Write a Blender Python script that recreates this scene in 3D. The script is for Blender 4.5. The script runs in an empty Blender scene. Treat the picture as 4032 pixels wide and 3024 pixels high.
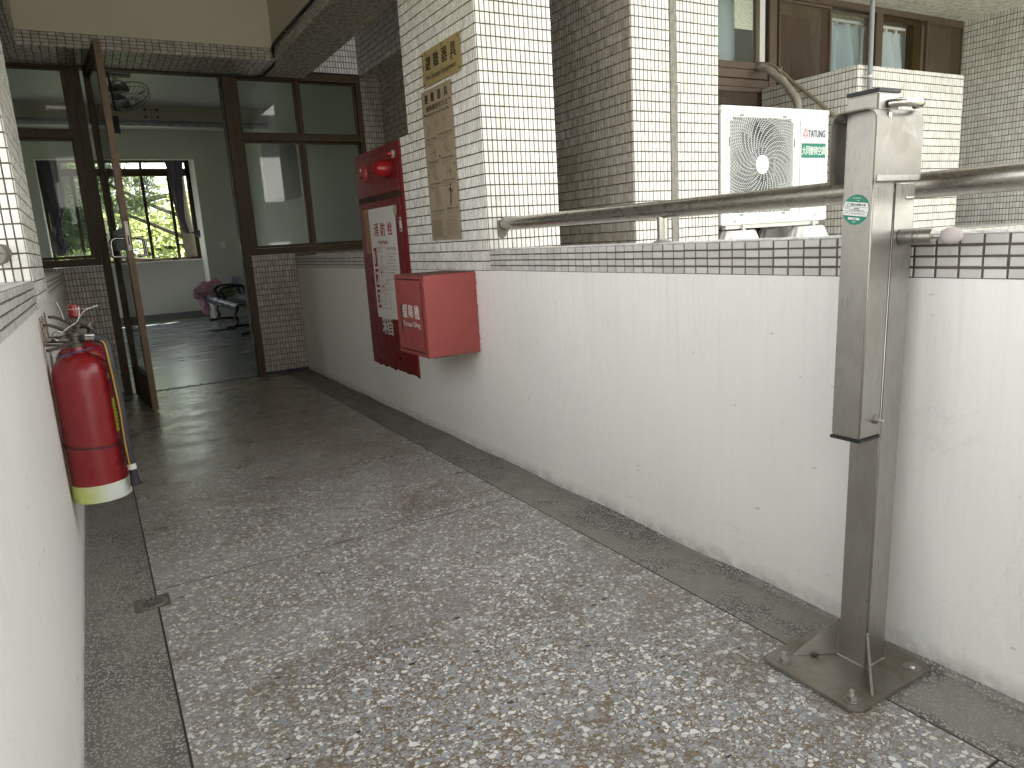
import bpy, bmesh, math, random
import numpy as np
from mathutils import Vector, Matrix
random.seed(7); rng = np.random.default_rng(7)
PI = math.pi
sc = bpy.context.scene
COL = sc.collection

# ------------------------------------------------------------------ camera
YAW, PITCH, ROLL = 0.51884683, 0.20037134, -0.06041458
CAMPOS = Vector((-1.7316, 0.0, 1.14976))
def cam_axes():
    cy, sy, cp, sp = math.cos(YAW), math.sin(YAW), math.cos(PITCH), math.sin(PITCH)
    f = Vector((sy*cp, cy*cp, -sp)); r = Vector((cy, -sy, 0)); u = r.cross(f)
    c, s = math.cos(ROLL), math.sin(ROLL)
    return c*r + s*u, -s*r + c*u, f
CR, CU, CF = cam_axes()
cd = bpy.data.cameras.new('camera'); cam = bpy.data.objects.new('camera', cd); COL.objects.link(cam)
cam.matrix_world = Matrix.Translation(CAMPOS) @ Matrix((CR, CU, -CF)).transposed().to_4x4()
cd.sensor_width = 36; cd.lens = 2827.5/4032*36; cd.clip_start = 0.02; cd.clip_end = 500
sc.camera = cam
# ------------------------------------------------------------------ world, sun, exposure
SUN_EL, SUN_AZ = math.radians(66), math.radians(42)     # azimuth from +Y towards +X
w = bpy.data.worlds.new('World'); sc.world = w; w.use_nodes = True
wn = w.node_tree.nodes; wl = w.node_tree.links
for n in list(wn): wn.remove(n)
sky = wn.new('ShaderNodeTexSky'); sky.sky_type = 'NISHITA'; sky.sun_disc = False
sky.sun_elevation = SUN_EL; sky.sun_rotation = SUN_AZ; sky.air_density = 1.2; sky.dust_density = 1.2; sky.ozone_density = 1.0
hs = wn.new('ShaderNodeHueSaturation'); hs.inputs['Saturation'].default_value = .16
bg = wn.new('ShaderNodeBackground'); bg.inputs['Strength'].default_value = 0.15
wo = wn.new('ShaderNodeOutputWorld'); wl.new(sky.outputs[0], hs.inputs['Color']); wl.new(hs.outputs[0], bg.inputs[0]); wl.new(bg.outputs[0], wo.inputs[0])
sd = bpy.data.lights.new('sun', 'SUN'); sun = bpy.data.objects.new('sun', sd); COL.objects.link(sun)
sd.energy = 5.0; sd.angle = math.radians(0.53); sd.color = (1.0, 0.95, 0.87)
sdir = Vector((math.sin(SUN_AZ)*math.cos(SUN_EL), math.cos(SUN_AZ)*math.cos(SUN_EL), math.sin(SUN_EL)))
sun.rotation_euler = sdir.to_track_quat('Z', 'Y').to_euler(); sun.location = (0, 0, 30)
sc.view_settings.view_transform = 'Standard'; sc.view_settings.look = 'None'
sc.view_settings.gamma = 1.0; sc.view_settings.use_curve_mapping = False
sc.view_settings.exposure = 2.5
sc.render.engine = 'CYCLES'
sc.cycles.use_denoising = True
sc.cycles.max_bounces = 10; sc.cycles.diffuse_bounces = 6; sc.cycles.glossy_bounces = 4
sc.cycles.transparent_max_bounces = 12; sc.cycles.sample_clamp_indirect = 6.0
sc.cycles.caustics_reflective = False; sc.cycles.caustics_refractive = False

# ------------------------------------------------------------------ material helpers
class NT:
    def __init__(s, name):
        s.m = bpy.data.materials.new(name); s.m.use_nodes = True; s.t = s.m.node_tree
        s.n = s.t.nodes; s.l = s.t.links
        s.b = s.n['Principled BSDF']; s.out = s.n['Material Output']; s._pos = None
    def node(s, t, **kw):
        n = s.n.new(t)
        for k, v in kw.items(): setattr(n, k, v)
        return n
    def set(s, sock, v):
        if isinstance(v, bpy.types.NodeSocket): s.l.new(v, sock)
        elif v is not None:
            if isinstance(v, (tuple, list)) and len(v) == 3 and len(sock.default_value) == 4: v = (*v, 1)
            sock.default_value = v
    def pos(s, scale=None):
        if s._pos is None: s._pos = s.node('ShaderNodeNewGeometry').outputs['Position']
        if scale is None: return s._pos
        m = s.node('ShaderNodeMapping'); m.inputs['Scale'].default_value = scale; s.l.new(s._pos, m.inputs['Vector']); return m.outputs[0]
    def noise(s, scale, detail=4, rough=.5, vec=None, dist=0):
        n = s.node('ShaderNodeTexNoise'); n.inputs['Scale'].default_value = scale; n.inputs['Detail'].default_value = detail
        n.inputs['Roughness'].default_value = rough; n.inputs['Distortion'].default_value = dist
        s.l.new(vec if vec is not None else s.pos(), n.inputs['Vector']); return n.outputs['Fac']
    def voro(s, scale, vec=None, feature='F1', rand=1.0):
        n = s.node('ShaderNodeTexVoronoi', feature=feature); n.inputs['Scale'].default_value = scale; n.inputs['Randomness'].default_value = rand
        s.l.new(vec if vec is not None else s.pos(), n.inputs['Vector']); return n
    def ramp(s, fac, a, b, c0=0.0, c1=1.0):
        n = s.node('ShaderNodeMapRange'); n.clamp = True
        s.set(n.inputs['Value'], fac); n.inputs['From Min'].default_value = a; n.inputs['From Max'].default_value = b
        n.inputs['To Min'].default_value = c0; n.inputs['To Max'].default_value = c1; return n.outputs[0]
    def mix(s, fac, a, b, mode='MIX'):
        n = s.node('ShaderNodeMix', data_type='RGBA', blend_type=mode)
        s.set(n.inputs[0], fac); s.set(n.inputs[6], a); s.set(n.inputs[7], b); return n.outputs[2]
    def math(s, op, a, b=0.0, clamp=False):
        n = s.node('ShaderNodeMath', operation=op, use_clamp=clamp); s.set(n.inputs[0], a); s.set(n.inputs[1], b); return n.outputs[0]
    def sep(s, v):
        n = s.node('ShaderNodeSeparateXYZ'); s.l.new(v, n.inputs[0]); return n.outputs
    def bump(s, h, strength=.3, dist=.002):
        n = s.node('ShaderNodeBump'); n.inputs['Strength'].default_value = strength; n.inputs['Distance'].default_value = dist
        s.l.new(h, n.inputs['Height']); s.l.new(n.outputs[0], s.b.inputs['Normal']); return n.outputs[0]
    def base(s, c=None, rough=None, metal=None, spec=None):
        if c is not None: s.set(s.b.inputs['Base Color'], c)
        if rough is not None: s.set(s.b.inputs['Roughness'], rough)
        if metal is not None: s.set(s.b.inputs['Metallic'], metal)
        if spec is not None: s.set(s.b.inputs['Specular IOR Level'], spec)
        return s
def simple(name, c, rough=.5, metal=0.0, var=.12, scale=14, spec=None, bump=0.0):
    t = NT(name); f = t.noise(scale, 4)
    a = tuple(x*(1-var) for x in c); b = tuple(min(1, x*(1+var)) for x in c)
    t.base(t.mix(f, a, b), t.ramp(t.noise(scale*1.7, 3), .3, .7, max(.02, rough-.08), min(1, rough+.08)), metal, spec)
    if bump: t.bump(t.noise(scale*9, 4), bump, .001)
    return t.m
M = {}
def island_rand(t):
    g = t.node('ShaderNodeNewGeometry').outputs['Random Per Island']; o = t.node('ShaderNodeObjectInfo').outputs['Random']
    return t.math('FRACT', t.math('ADD', g, t.math('MULTIPLY', o, 7.31)))
def tile_mat(name, lo, hi, dirt=.25, rough=.26):
    t = NT(name); r = island_rand(t)
    c = t.mix(r, lo, hi); r2 = t.math('FRACT', t.math('MULTIPLY', r, 37.7)); c = t.mix(t.ramp(r2, .90, 1.0, 0, .35), c, (.55, .50, .42))
    d = t.ramp(t.noise(2.3, 6, .65), .5, .78)
    d2 = t.ramp(t.noise(1.0, 5, .6, t.pos((9, 9, .9))), .52, .75)
    c = t.mix(t.math('MULTIPLY', t.math('MAXIMUM', d, d2), dirt), c, (.30, .27, .22))
    c = t.mix(t.ramp(t.noise(60, 3), .55, .8, 0, .12), c, (.35, .32, .28))
    t.base(c, t.ramp(t.noise(30, 3), .3, .7, rough-.06, rough+.1), 0, .5)
    t.bump(t.noise(45, 3), .12, .001); return t.m
M['tile'] = tile_mat('white_glazed_tile', (.69, .662, .61), (.84, .825, .78))
M['tile_dim'] = tile_mat('shaded_stained_tile', (.33, .295, .25), (.48, .44, .39), .45)  # white tile darkened for shaded faces, shade put into its colour, plus heavier stains
M['tile_trim'] = tile_mat('parapet_trim_tile', (.50, .485, .45), (.63, .615, .58), .3, .32)
t = NT('grout'); t.base(t.mix(t.noise(25, 5), (.075, .062, .049), (.15, .127, .102)), .9); t.bump(t.noise(200, 3), .5, .001); M['grout'] = t.m
t = NT('white_wall_paint')
z = t.sep(t.pos())[2]
st = t.ramp(t.noise(3.0, 5, .6, t.pos((14, 14, .7))), .45, .8, 0, .22)
c = t.mix(st, (.85, .835, .785), (.74, .72, .665))
grime = t.math('MULTIPLY', t.ramp(z, .012, .075, 1, 0), t.ramp(t.noise(14, 6, .7), .34, .60))
c = t.mix(t.math('MULTIPLY', grime, .75), c, (.30, .29, .25))
sp = t.ramp(t.noise(38, 3, .5, t.pos((1, .5, 1.2))), .715, .74, 0, .5); c = t.mix(sp, c, (.35, .34, .32))
scr = t.math('MULTIPLY', t.ramp(t.noise(7, 4, .8, t.pos((3, .7, 9)), 2.0), .66, .70), t.ramp(z, .25, .6, .45, .04)); c = t.mix(scr, c, (.42, .42, .41))
c = t.mix(t.ramp(t.noise(1.3, 4), .4, .75, 0, .35), c, (.70, .695, .65))
drip = t.math('MULTIPLY', t.ramp(z, .55, .99, 0, 1), t.ramp(t.noise(4.0, 5, .65, t.pos((13, 13, .35))), .52, .74, 0, .30)); c = t.mix(drip, c, (.52, .49, .42))
crk = t.voro(1.1, t.pos((1, 1, .8)), 'DISTANCE_TO_EDGE'); wv = t.math('ADD', crk.outputs['Distance'], t.math('MULTIPLY', t.math('SUBTRACT', t.noise(9, 5, .7), .5), .10))
hair = t.math('MULTIPLY', t.ramp(t.math('ABSOLUTE', t.math('SUBTRACT', wv, .015)), 0, .0022, .22, 0), t.ramp(t.noise(1.7, 3), .52, .6)); c = t.mix(hair, c, (.45, .44, .41))
sc2 = t.math('MULTIPLY', t.ramp(t.noise(11, 4, .75, t.pos((3, 1.0, 10)), 1.5), .63, .66), t.ramp(z, .10, .34, .6, 0)); c = t.mix(sc2, c, (.40, .40, .385))
t.base(c, .55); t.bump(t.math('ADD', t.math('ADD', t.noise(18, 5, .6, t.pos((1, 1, .35))), t.math('MULTIPLY', t.noise(3.5, 4, .6, t.pos((1, 1, .6))), 5.0)), t.math('MULTIPLY', grime, 1.6)), .45, .0045); M['paint'] = t.m
t = NT('beige_ceiling_paint'); t.base(t.mix(t.noise(1.6, 6, .6), (.46, .42, .32), (.56, .52, .42)), .7); t.bump(t.noise(30, 4), .2, .001); M['beige'] = t.m
M['beige2'] = simple('pale_facade', (.74, .74, .73), .7, var=.05, scale=1)
t = NT('room_wall_paint'); t.base(t.mix(t.noise(1.2, 4), (.50, .50, .44), (.62, .62, .56)), .6)
M['room'] = t.m
# terrazzo ------------------------------------------------------------
def terrazzo():
    t = NT('terrazzo_panel'); p = t.pos()
    warp = t.node('ShaderNodeVectorMath', operation='ADD'); nz = t.node('ShaderNodeTexNoise'); nz.inputs['Scale'].default_value = 75; nz.inputs['Detail'].default_value = 3
    t.l.new(p, nz.inputs['Vector']); sm = t.node('ShaderNodeVectorMath', operation='SCALE'); sm.inputs['Scale'].default_value = .006
    t.l.new(nz.outputs['Color'], sm.inputs[0]); t.l.new(p, warp.inputs[0]); t.l.new(sm.outputs[0], warp.inputs[1])
    v = warp.outputs[0]
    def chips(scale, thr, stretch, rotz, lo=.05, hi=.20):
        mp = t.node('ShaderNodeMapping'); mp.inputs['Scale'].default_value = stretch; mp.inputs['Rotation'].default_value = (0, 0, rotz); t.l.new(v, mp.inputs['Vector'])
        e = t.voro(scale, mp.outputs[0], 'DISTANCE_TO_EDGE'); f = t.voro(scale, mp.outputs[0], 'F1')
        rv = t.sep(f.outputs['Color'])
        present = t.ramp(rv[0], thr, thr+.01)
        rnd = t.math('SUBTRACT', t.ramp(rv[2], 0, 1, .60, .44), f.outputs['Distance'])
        edge = t.ramp(t.math('MINIMUM', t.math('SUBTRACT', e.outputs['Distance'], t.ramp(rv[2], 0, 1, lo, hi)), rnd), 0, .04)
        return t.math('MULTIPLY', edge, present), rv
    worn = t.ramp(t.noise(1.0, 6, .62, t.pos((1, 1.25, 1)), .5), .48, .62)
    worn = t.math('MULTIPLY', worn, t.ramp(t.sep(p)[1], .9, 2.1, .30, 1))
    lft = t.ramp(t.sep(p)[0], -1.7, -1.35, .9, 0); worn = t.math('MAXIMUM', worn, t.math('MULTIPLY', lft, t.ramp(t.noise(6, 5, .7), .3, .6)))
    rgt = t.ramp(t.sep(p)[0], -.50, -.24, 0, .8); worn = t.math('MAXIMUM', worn, t.math('MULTIPLY', rgt, t.ramp(t.noise(5, 5, .7), .35, .6)))
    matrix = t.mix(t.noise(7, 5, .6), (.165, .122, .076), (.225, .175, .115))
    dust = t.mix(t.noise(5, 6, .7), (.30, .282, .247), (.375, .357, .322))
    c = t.mix(t.math('MULTIPLY', worn, .75), matrix, dust)
    streak = t.noise(150, 3, .6, t.pos((1, 3.2, 1)), 1.0)
    for scale, thr, stretch, rz in ((130, .30, (1, 1.5, 1), .9), (70, .10, (1, 1.5, 1), .3), (62, .35, (1.45, 1, 1), -.6), (50, .62, (1, 1.3, 1), 1.4)):
        m, rv = chips(scale, thr, stretch, rz)
        cc = t.mix(t.ramp(rv[1], .2, .7), (.29, .305, .33), (.50, .51, .515))
        cc = t.mix(t.ramp(streak, .40, .62, 0, .5), cc, (.30, .32, .365))
        cc = t.mix(t.ramp(rv[1], .72, .74), cc, (.78, .775, .755))
        cc = t.mix(t.math('MULTIPLY', worn, .16), cc, dust)
        c = t.mix(t.math('MULTIPLY', m, t.ramp(worn, 0, 1, 1, .9)), c, cc)
    m, rv = chips(46, .978, (1, 1.8, 1), 1.2, .12, .35); c = t.mix(m, c, (.03, .03, .035))
    dirt = t.ramp(t.noise(2.2, 6, .7, t.pos((1, 1.5, 1)), 1.0), .49, .68, 0, .65); c = t.mix(dirt, c, (.15, .115, .078))
    far = t.ramp(t.sep(p)[1], 2.0, 5.0, 0, .5); c = t.mix(far, c, (.17, .135, .095))  # shade of the far floor painted in as a brown gradient
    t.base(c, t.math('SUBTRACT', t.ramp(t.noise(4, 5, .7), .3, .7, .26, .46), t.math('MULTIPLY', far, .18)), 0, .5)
    t.bump(t.noise(300, 3), .05, .001); return t.m
M['terrazzo'] = terrazzo()
def border():
    t = NT('dark_terrazzo_border'); p = t.pos()
    e = t.voro(150, p, 'F1'); rv = t.sep(e.outputs['Color'])
    m = t.math('MULTIPLY', t.ramp(e.outputs['Distance'], .50, .34), t.ramp(rv[0], .12, .2))
    base = t.mix(t.noise(11, 5), (.10, .096, .087), (.16, .152, .137))
    c = t.mix(m, base, t.mix(rv[1], (.30, .30, .275), (.58, .56, .51)))
    dust = t.ramp(t.noise(3.2, 7, .68, t.pos((1, .8, 1)), .6), .42, .54); c = t.mix(t.math('MULTIPLY', t.math('MULTIPLY', dust, t.ramp(t.sep(p)[0], -1.6, -.6, .45, .9)), .9), c, t.mix(t.noise(20, 4), (.235, .222, .198), (.315, .30, .27)))
    damp = t.ramp(t.noise(2.0, 5, .6, t.pos((1, .9, 1.3))), .60, .70, 0, .6); c = t.mix(damp, c, (.09, .085, .075))
    far = t.ramp(t.sep(p)[1], 2.6, 5.5, 0, .65); c = t.mix(far, c, (.09, .075, .058))  # border painted darker towards the far end, for the shade there
    t.base(c, t.ramp(t.noise(8, 4), .3, .7, .4, .7)); t.bump(t.noise(160, 4), .15, .001); return t.m
M['border'] = border()
M['joint'] = simple('dark_joint', (.03, .027, .025), .7)
t = NT('room_floor'); t.base(t.mix(t.noise(2, 6, .65, t.pos((.4, 1.2, 1))), (.19, .205, .225), (.33, .355, .38)), t.ramp(t.noise(3, 4, .6, t.pos((.6, 2, 1))), .3, .7, .14, .30)); M['roomfloor'] = t.m
def steel(name, c=(.385, .37, .345), rough=.30, stain=.25, mott=.25, sx=(3, 3, 60)):
    t = NT(name); s1 = t.ramp(t.noise(7, 7, .72), .46, .66); s2 = t.noise(34, 5, .7); s3 = t.ramp(t.noise(15, 5, .65, t.pos((1, 1, .6)), .6), .52, .70)
    br = t.noise(40, 2, .5, t.pos(sx)); br2 = t.noise(7, 3, .5, t.pos(sx))
    cc = t.mix(t.ramp(br, .35, .65), tuple(x*.94 for x in c), tuple(x*1.06 for x in c)); cc = t.mix(t.ramp(br2, .4, .65, 0, .05), cc, tuple(x*.72 for x in c))
    cc = t.mix(t.math('MULTIPLY', s1, stain), cc, (.24, .20, .145)); cc = t.mix(t.math('MULTIPLY', s3, mott), cc, (.46, .43, .38)); cc = t.mix(t.ramp(s2, .66, .80, 0, .12), cc, (.16, .14, .11))
    ro = t.math('ADD', t.ramp(br, .3, .7, rough-.04, rough+.05), t.math('MULTIPLY', t.math('MAXIMUM', s1, s3), .12))
    t.base(cc, ro, .92); return t.m
M['steel'] = steel('brushed_stainless_steel', sx=(14, 14, .5))
M['steel_h'] = steel('stainless_rail', (.43, .405, .365), .23, .05, .03, (70, .6, 70))
M['steel_dull'] = steel('stained_hood_steel', (.235, .22, .19), .40, .35, .5, (3, 3, 3))
M['weld'] = steel('weld_bead', (.62, .60, .56), .35, .2, .1)
M['chrome'] = simple('chrome', (.36, .35, .33), .2, 1.0)
M['black'] = simple('black_rubber', (.018, .018, .02), .55)
M['blackm'] = simple('black_gloss', (.02, .02, .023), .3)
def redpaint(name, c, rough, ambient_rust):
    t = NT(name); f = t.noise(4, 5, .6); cc = t.mix(f, tuple(x*.86 for x in c), tuple(min(1, x*1.15) for x in c))
    chip = t.ramp(t.noise(22, 6, .75), .72, .76, 0, ambient_rust); cc = t.mix(chip, cc, (.09, .035, .02))
    sc_ = t.ramp(t.noise(9, 4, .8, t.pos((1, 1, 9)), 2), .705, .73, 0, .35); cc = t.mix(sc_, cc, (.55, .40, .36))
    t.base(cc, t.ramp(t.noise(12, 4), .3, .7, rough-.07, rough+.12)); t.bump(t.noise(60, 4), .08, .001); return t.m
M['red_cab'] = redpaint('deep_red_paint', (.175, .009, .011), .34, .3)
M['red_box'] = redpaint('faded_red_paint', (.31, .062, .057), .46, .75)
M['red_ext'] = redpaint('extinguisher_red', (.22, .010, .014), .26, .3)
M['rust'] = simple('rusty_edge', (.06, .028, .018), .85, bump=.4)
t = NT('brass_plate'); t.base(t.mix(t.noise(7, 5, .7), (.40, .30, .12), (.52, .41, .20)), t.ramp(t.noise(9, 4), .3, .7, .25, .45), .35); M['brass'] = t.m
t = NT('bronze_tinted_plate'); t.base(t.mix(t.noise(6, 5, .7), (.33, .25, .165), (.44, .345, .245)), .38, .15); M['signplate'] = t.m
M['ink'] = simple('black_ink', (.012, .012, .012), .5); M['inkgrey'] = simple('dark_grey_ink', (.07, .055, .04), .55)
M['paper'] = simple('white_paper', (.74, .72, .69), .7, var=.06); M['redink'] = simple('red_ink', (.36, .015, .05), .6)
M['kraft'] = simple('brown_label', (.38, .22, .12), .6); M['white'] = simple('white_enamel', (.80, .80, .79), .4, var=.03)
M['whiteink'] = simple('white_lettering', (.66, .64, .60), .5, var=.1)
M['ac_panel'] = simple('ac_label_white', (.62, .64, .65), .35); M['green'] = simple('green_label', (.015, .20, .13), .4)
M['tatred'] = simple('red_logo', (.55, .03, .03), .4); M['navy'] = simple('navy_lettering', (.02, .025, .06), .4)
M['acwhite'] = simple('ac_white_paint', (.80, .80, .79), .42, var=.03); M['acdark'] = simple('ac_dark_inside', (.025, .025, .03), .6)
M['fin'] = simple('aluminium_fins', (.45, .45, .46), .4, .6)
M['plastic_foot'] = simple('weathered_white_plastic', (.70, .69, .66), .5, var=.1)
t = NT('brown_anodised_aluminium'); t.base(t.mix(t.noise(9, 5, .65, t.pos((4, 4, .8))), (.028, .017, .006), (.075, .044, .015)), .5, 0, .3); M['bronze'] = t.m
t = NT('brown_frame_outside'); t.base(t.mix(t.noise(9, 5, .65), (.11, .078, .055), (.17, .125, .092)), .42, .2); M['bronze2'] = t.m
M['golden'] = simple('worn_gold_anodised_edge', (.115, .068, .028), .42, .2, .3)
def glass(name, tint=(.93, .96, .95), ior=1.5, dirt=0.0, dcol=(.4, .4, .38)):
    t = NT(name); t.n.remove(t.b)
    tr = t.node('ShaderNodeBsdfTransparent'); tr.inputs[0].default_value = (*tint, 1)
    gl = t.node('ShaderNodeBsdfGlossy'); gl.inputs['Roughness'].default_value = .02
    fr = t.node('ShaderNodeFresnel'); fr.inputs['IOR'].default_value = ior
    mx = t.node('ShaderNodeMixShader'); bf = t.node('ShaderNodeNewGeometry').outputs['Backfacing']; t.l.new(t.math('MULTIPLY', fr.outputs[0], t.math('SUBTRACT', 1.0, bf)), mx.inputs[0]); t.l.new(tr.outputs[0], mx.inputs[1]); t.l.new(gl.outputs[0], mx.inputs[2])
    o = mx.outputs[0]
    if dirt:
        df = t.node('ShaderNodeBsdfDiffuse'); df.inputs[0].default_value = (*dcol, 1); m2 = t.node('ShaderNodeMixShader')
        t.l.new(t.ramp(t.noise(5, 4), .3, .7, dirt*.6, dirt), m2.inputs[0]); t.l.new(o, m2.inputs[1]); t.l.new(df.outputs[0], m2.inputs[2]); o = m2.outputs[0]
    t.l.new(o, t.out.inputs[0]); return t.m
M['glass'] = glass('window_glass'); M['glass_refl'] = glass('hall_window_glass', (.88, .92, .90), 1.85, .012)
M['glass_far'] = glass('dusty_glass', (.96, .98, .98), 1.45, .07)
def mesh_screen():
    t = NT('brown_insect_screen'); t.n.remove(t.b)
    tr = t.node('ShaderNodeBsdfTransparent'); df = t.node('ShaderNodeBsdfDiffuse'); df.inputs[0].default_value = (.13, .095, .07, 1)
    mx = t.node('ShaderNodeMixShader'); t.l.new(t.ramp(t.noise(2.5, 3, .5, t.pos((3, 3, .6))), .3, .7, .45, .70), mx.inputs[0])
    t.l.new(tr.outputs[0], mx.inputs[1]); t.l.new(df.outputs[0], mx.inputs[2]); t.l.new(mx.outputs[0], t.out.inputs[0]); return t.m
M['screen'] = mesh_screen()
def cloth(name, a, b, transl=.3):
    t = NT(name); c = t.mix(t.noise(7, 4), a, b); t.base(c, .85)
    tl = t.node('ShaderNodeBsdfTranslucent'); t.l.new(c, tl.inputs[0]); mx = t.node('ShaderNodeMixShader'); mx.inputs[0].default_value = transl
    t.l.new(t.b.outputs[0], mx.inputs[1]); t.l.new(tl.outputs[0], mx.inputs[2]); t.l.new(mx.outputs[0], t.out.inputs[0]); return t.m
M['bluecurtain'] = cloth('pale_blue_curtain', (.66, .78, .86), (.80, .89, .94)); M['darkcurtain'] = cloth('grey_violet_curtain', (.085, .075, .095), (.15, .135, .165), .15)
M['pinkbag'] = cloth('pink_plastic_bag', (.62, .34, .44), (.74, .50, .58), .35); M['leafbundle'] = cloth('green_leaf_bundle', (.10, .13, .045), (.20, .24, .09), .3)
M['navyseat'] = simple('blue_black_seat', (.02, .032, .048), .4)
M['foam'] = simple('grimy_pink_foam', (.46, .405, .39), .9, bump=.6); M['pvc'] = simple('grey_conduit', (.25, .26, .275), .45)
M['lagging'] = simple('taped_pipe_lagging', (.38, .34, .29), .6, var=.4, scale=25, bump=.6); M['hosebr'] = simple('tan_drain_hose', (.25, .20, .14), .55, var=.2)
M['mortar'] = simple('rough_mortar', (.24, .225, .195), .95, var=.6, scale=30, bump=1.0)
M['mortar2'] = simple('stained_mortar', (.20, .175, .14), .95, var=.5, scale=40, bump=.8)
M['concrete'] = simple('concrete', (.33, .32, .30), .9, var=.2, scale=5, bump=.3)
M['orange'] = simple('orange_cord', (.50, .24, .03), .5); M['yellow'] = simple('yellow_label', (.70, .62, .04), .5); M['string'] = simple('white_string', (.6, .6, .56), .8); M['bluetie'] = simple('blue_tie', (.04, .10, .22), .5)
M['verd'] = simple('dusty_brass_valve', (.10, .085, .065), .5, .5, .3)
M['rubber2'] = simple('dark_rubber_hose', (.03, .032, .036), .5, var=.3, scale=30)
t = NT('yellow_white_rim'); x = t.sep(t.pos())[0]; t.base(t.mix(t.ramp(t.math('ADD', x, t.ramp(t.noise(30, 3), 0, 1, -.03, .03)), -1.86, -1.78), (.55, .60, .20), (.64, .67, .60)), .4); M['rim'] = t.m
t = NT('red_lamp_lens'); t.base((.30, .008, .014), .12); M['lens'] = t.m
t = NT('lit_bulb'); t.base((1, 1, 1), .3); t.b.inputs['Emission Color'].default_value = (1, 1, .95, 1); t.b.inputs['Emission Strength'].default_value = 2.5; M['bulb'] = t.m
def leafm(name, a, b, tr=.45):
    t = NT(name); r = t.node('ShaderNodeNewGeometry').outputs['Random Per Island']; c = t.mix(r, a, b); t.base(c, .5)
    tl = t.node('ShaderNodeBsdfTranslucent'); t.l.new(t.mix(.5, c, (.52, .60, .22)), tl.inputs[0]); mx = t.node('ShaderNodeMixShader'); mx.inputs[0].default_value = tr
    t.l.new(t.b.outputs[0], mx.inputs[1]); t.l.new(tl.outputs[0], mx.inputs[2]); t.l.new(mx.outputs[0], t.out.inputs[0]); return t.m
M['leaf'] = leafm('bright_foliage', (.12, .15, .045), (.22, .25, .10), .7); M['needle'] = leafm('dark_needles', (.018, .045, .022), (.045, .08, .04), .2)
M['bark'] = simple('grey_bark', (.06, .05, .04), .9, var=.4, scale=8, bump=.6)
t = NT('ground'); t.base(t.mix(t.noise(.35, 5), (.06, .09, .035), (.20, .19, .15)), .9); M['ground'] = t.m

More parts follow.
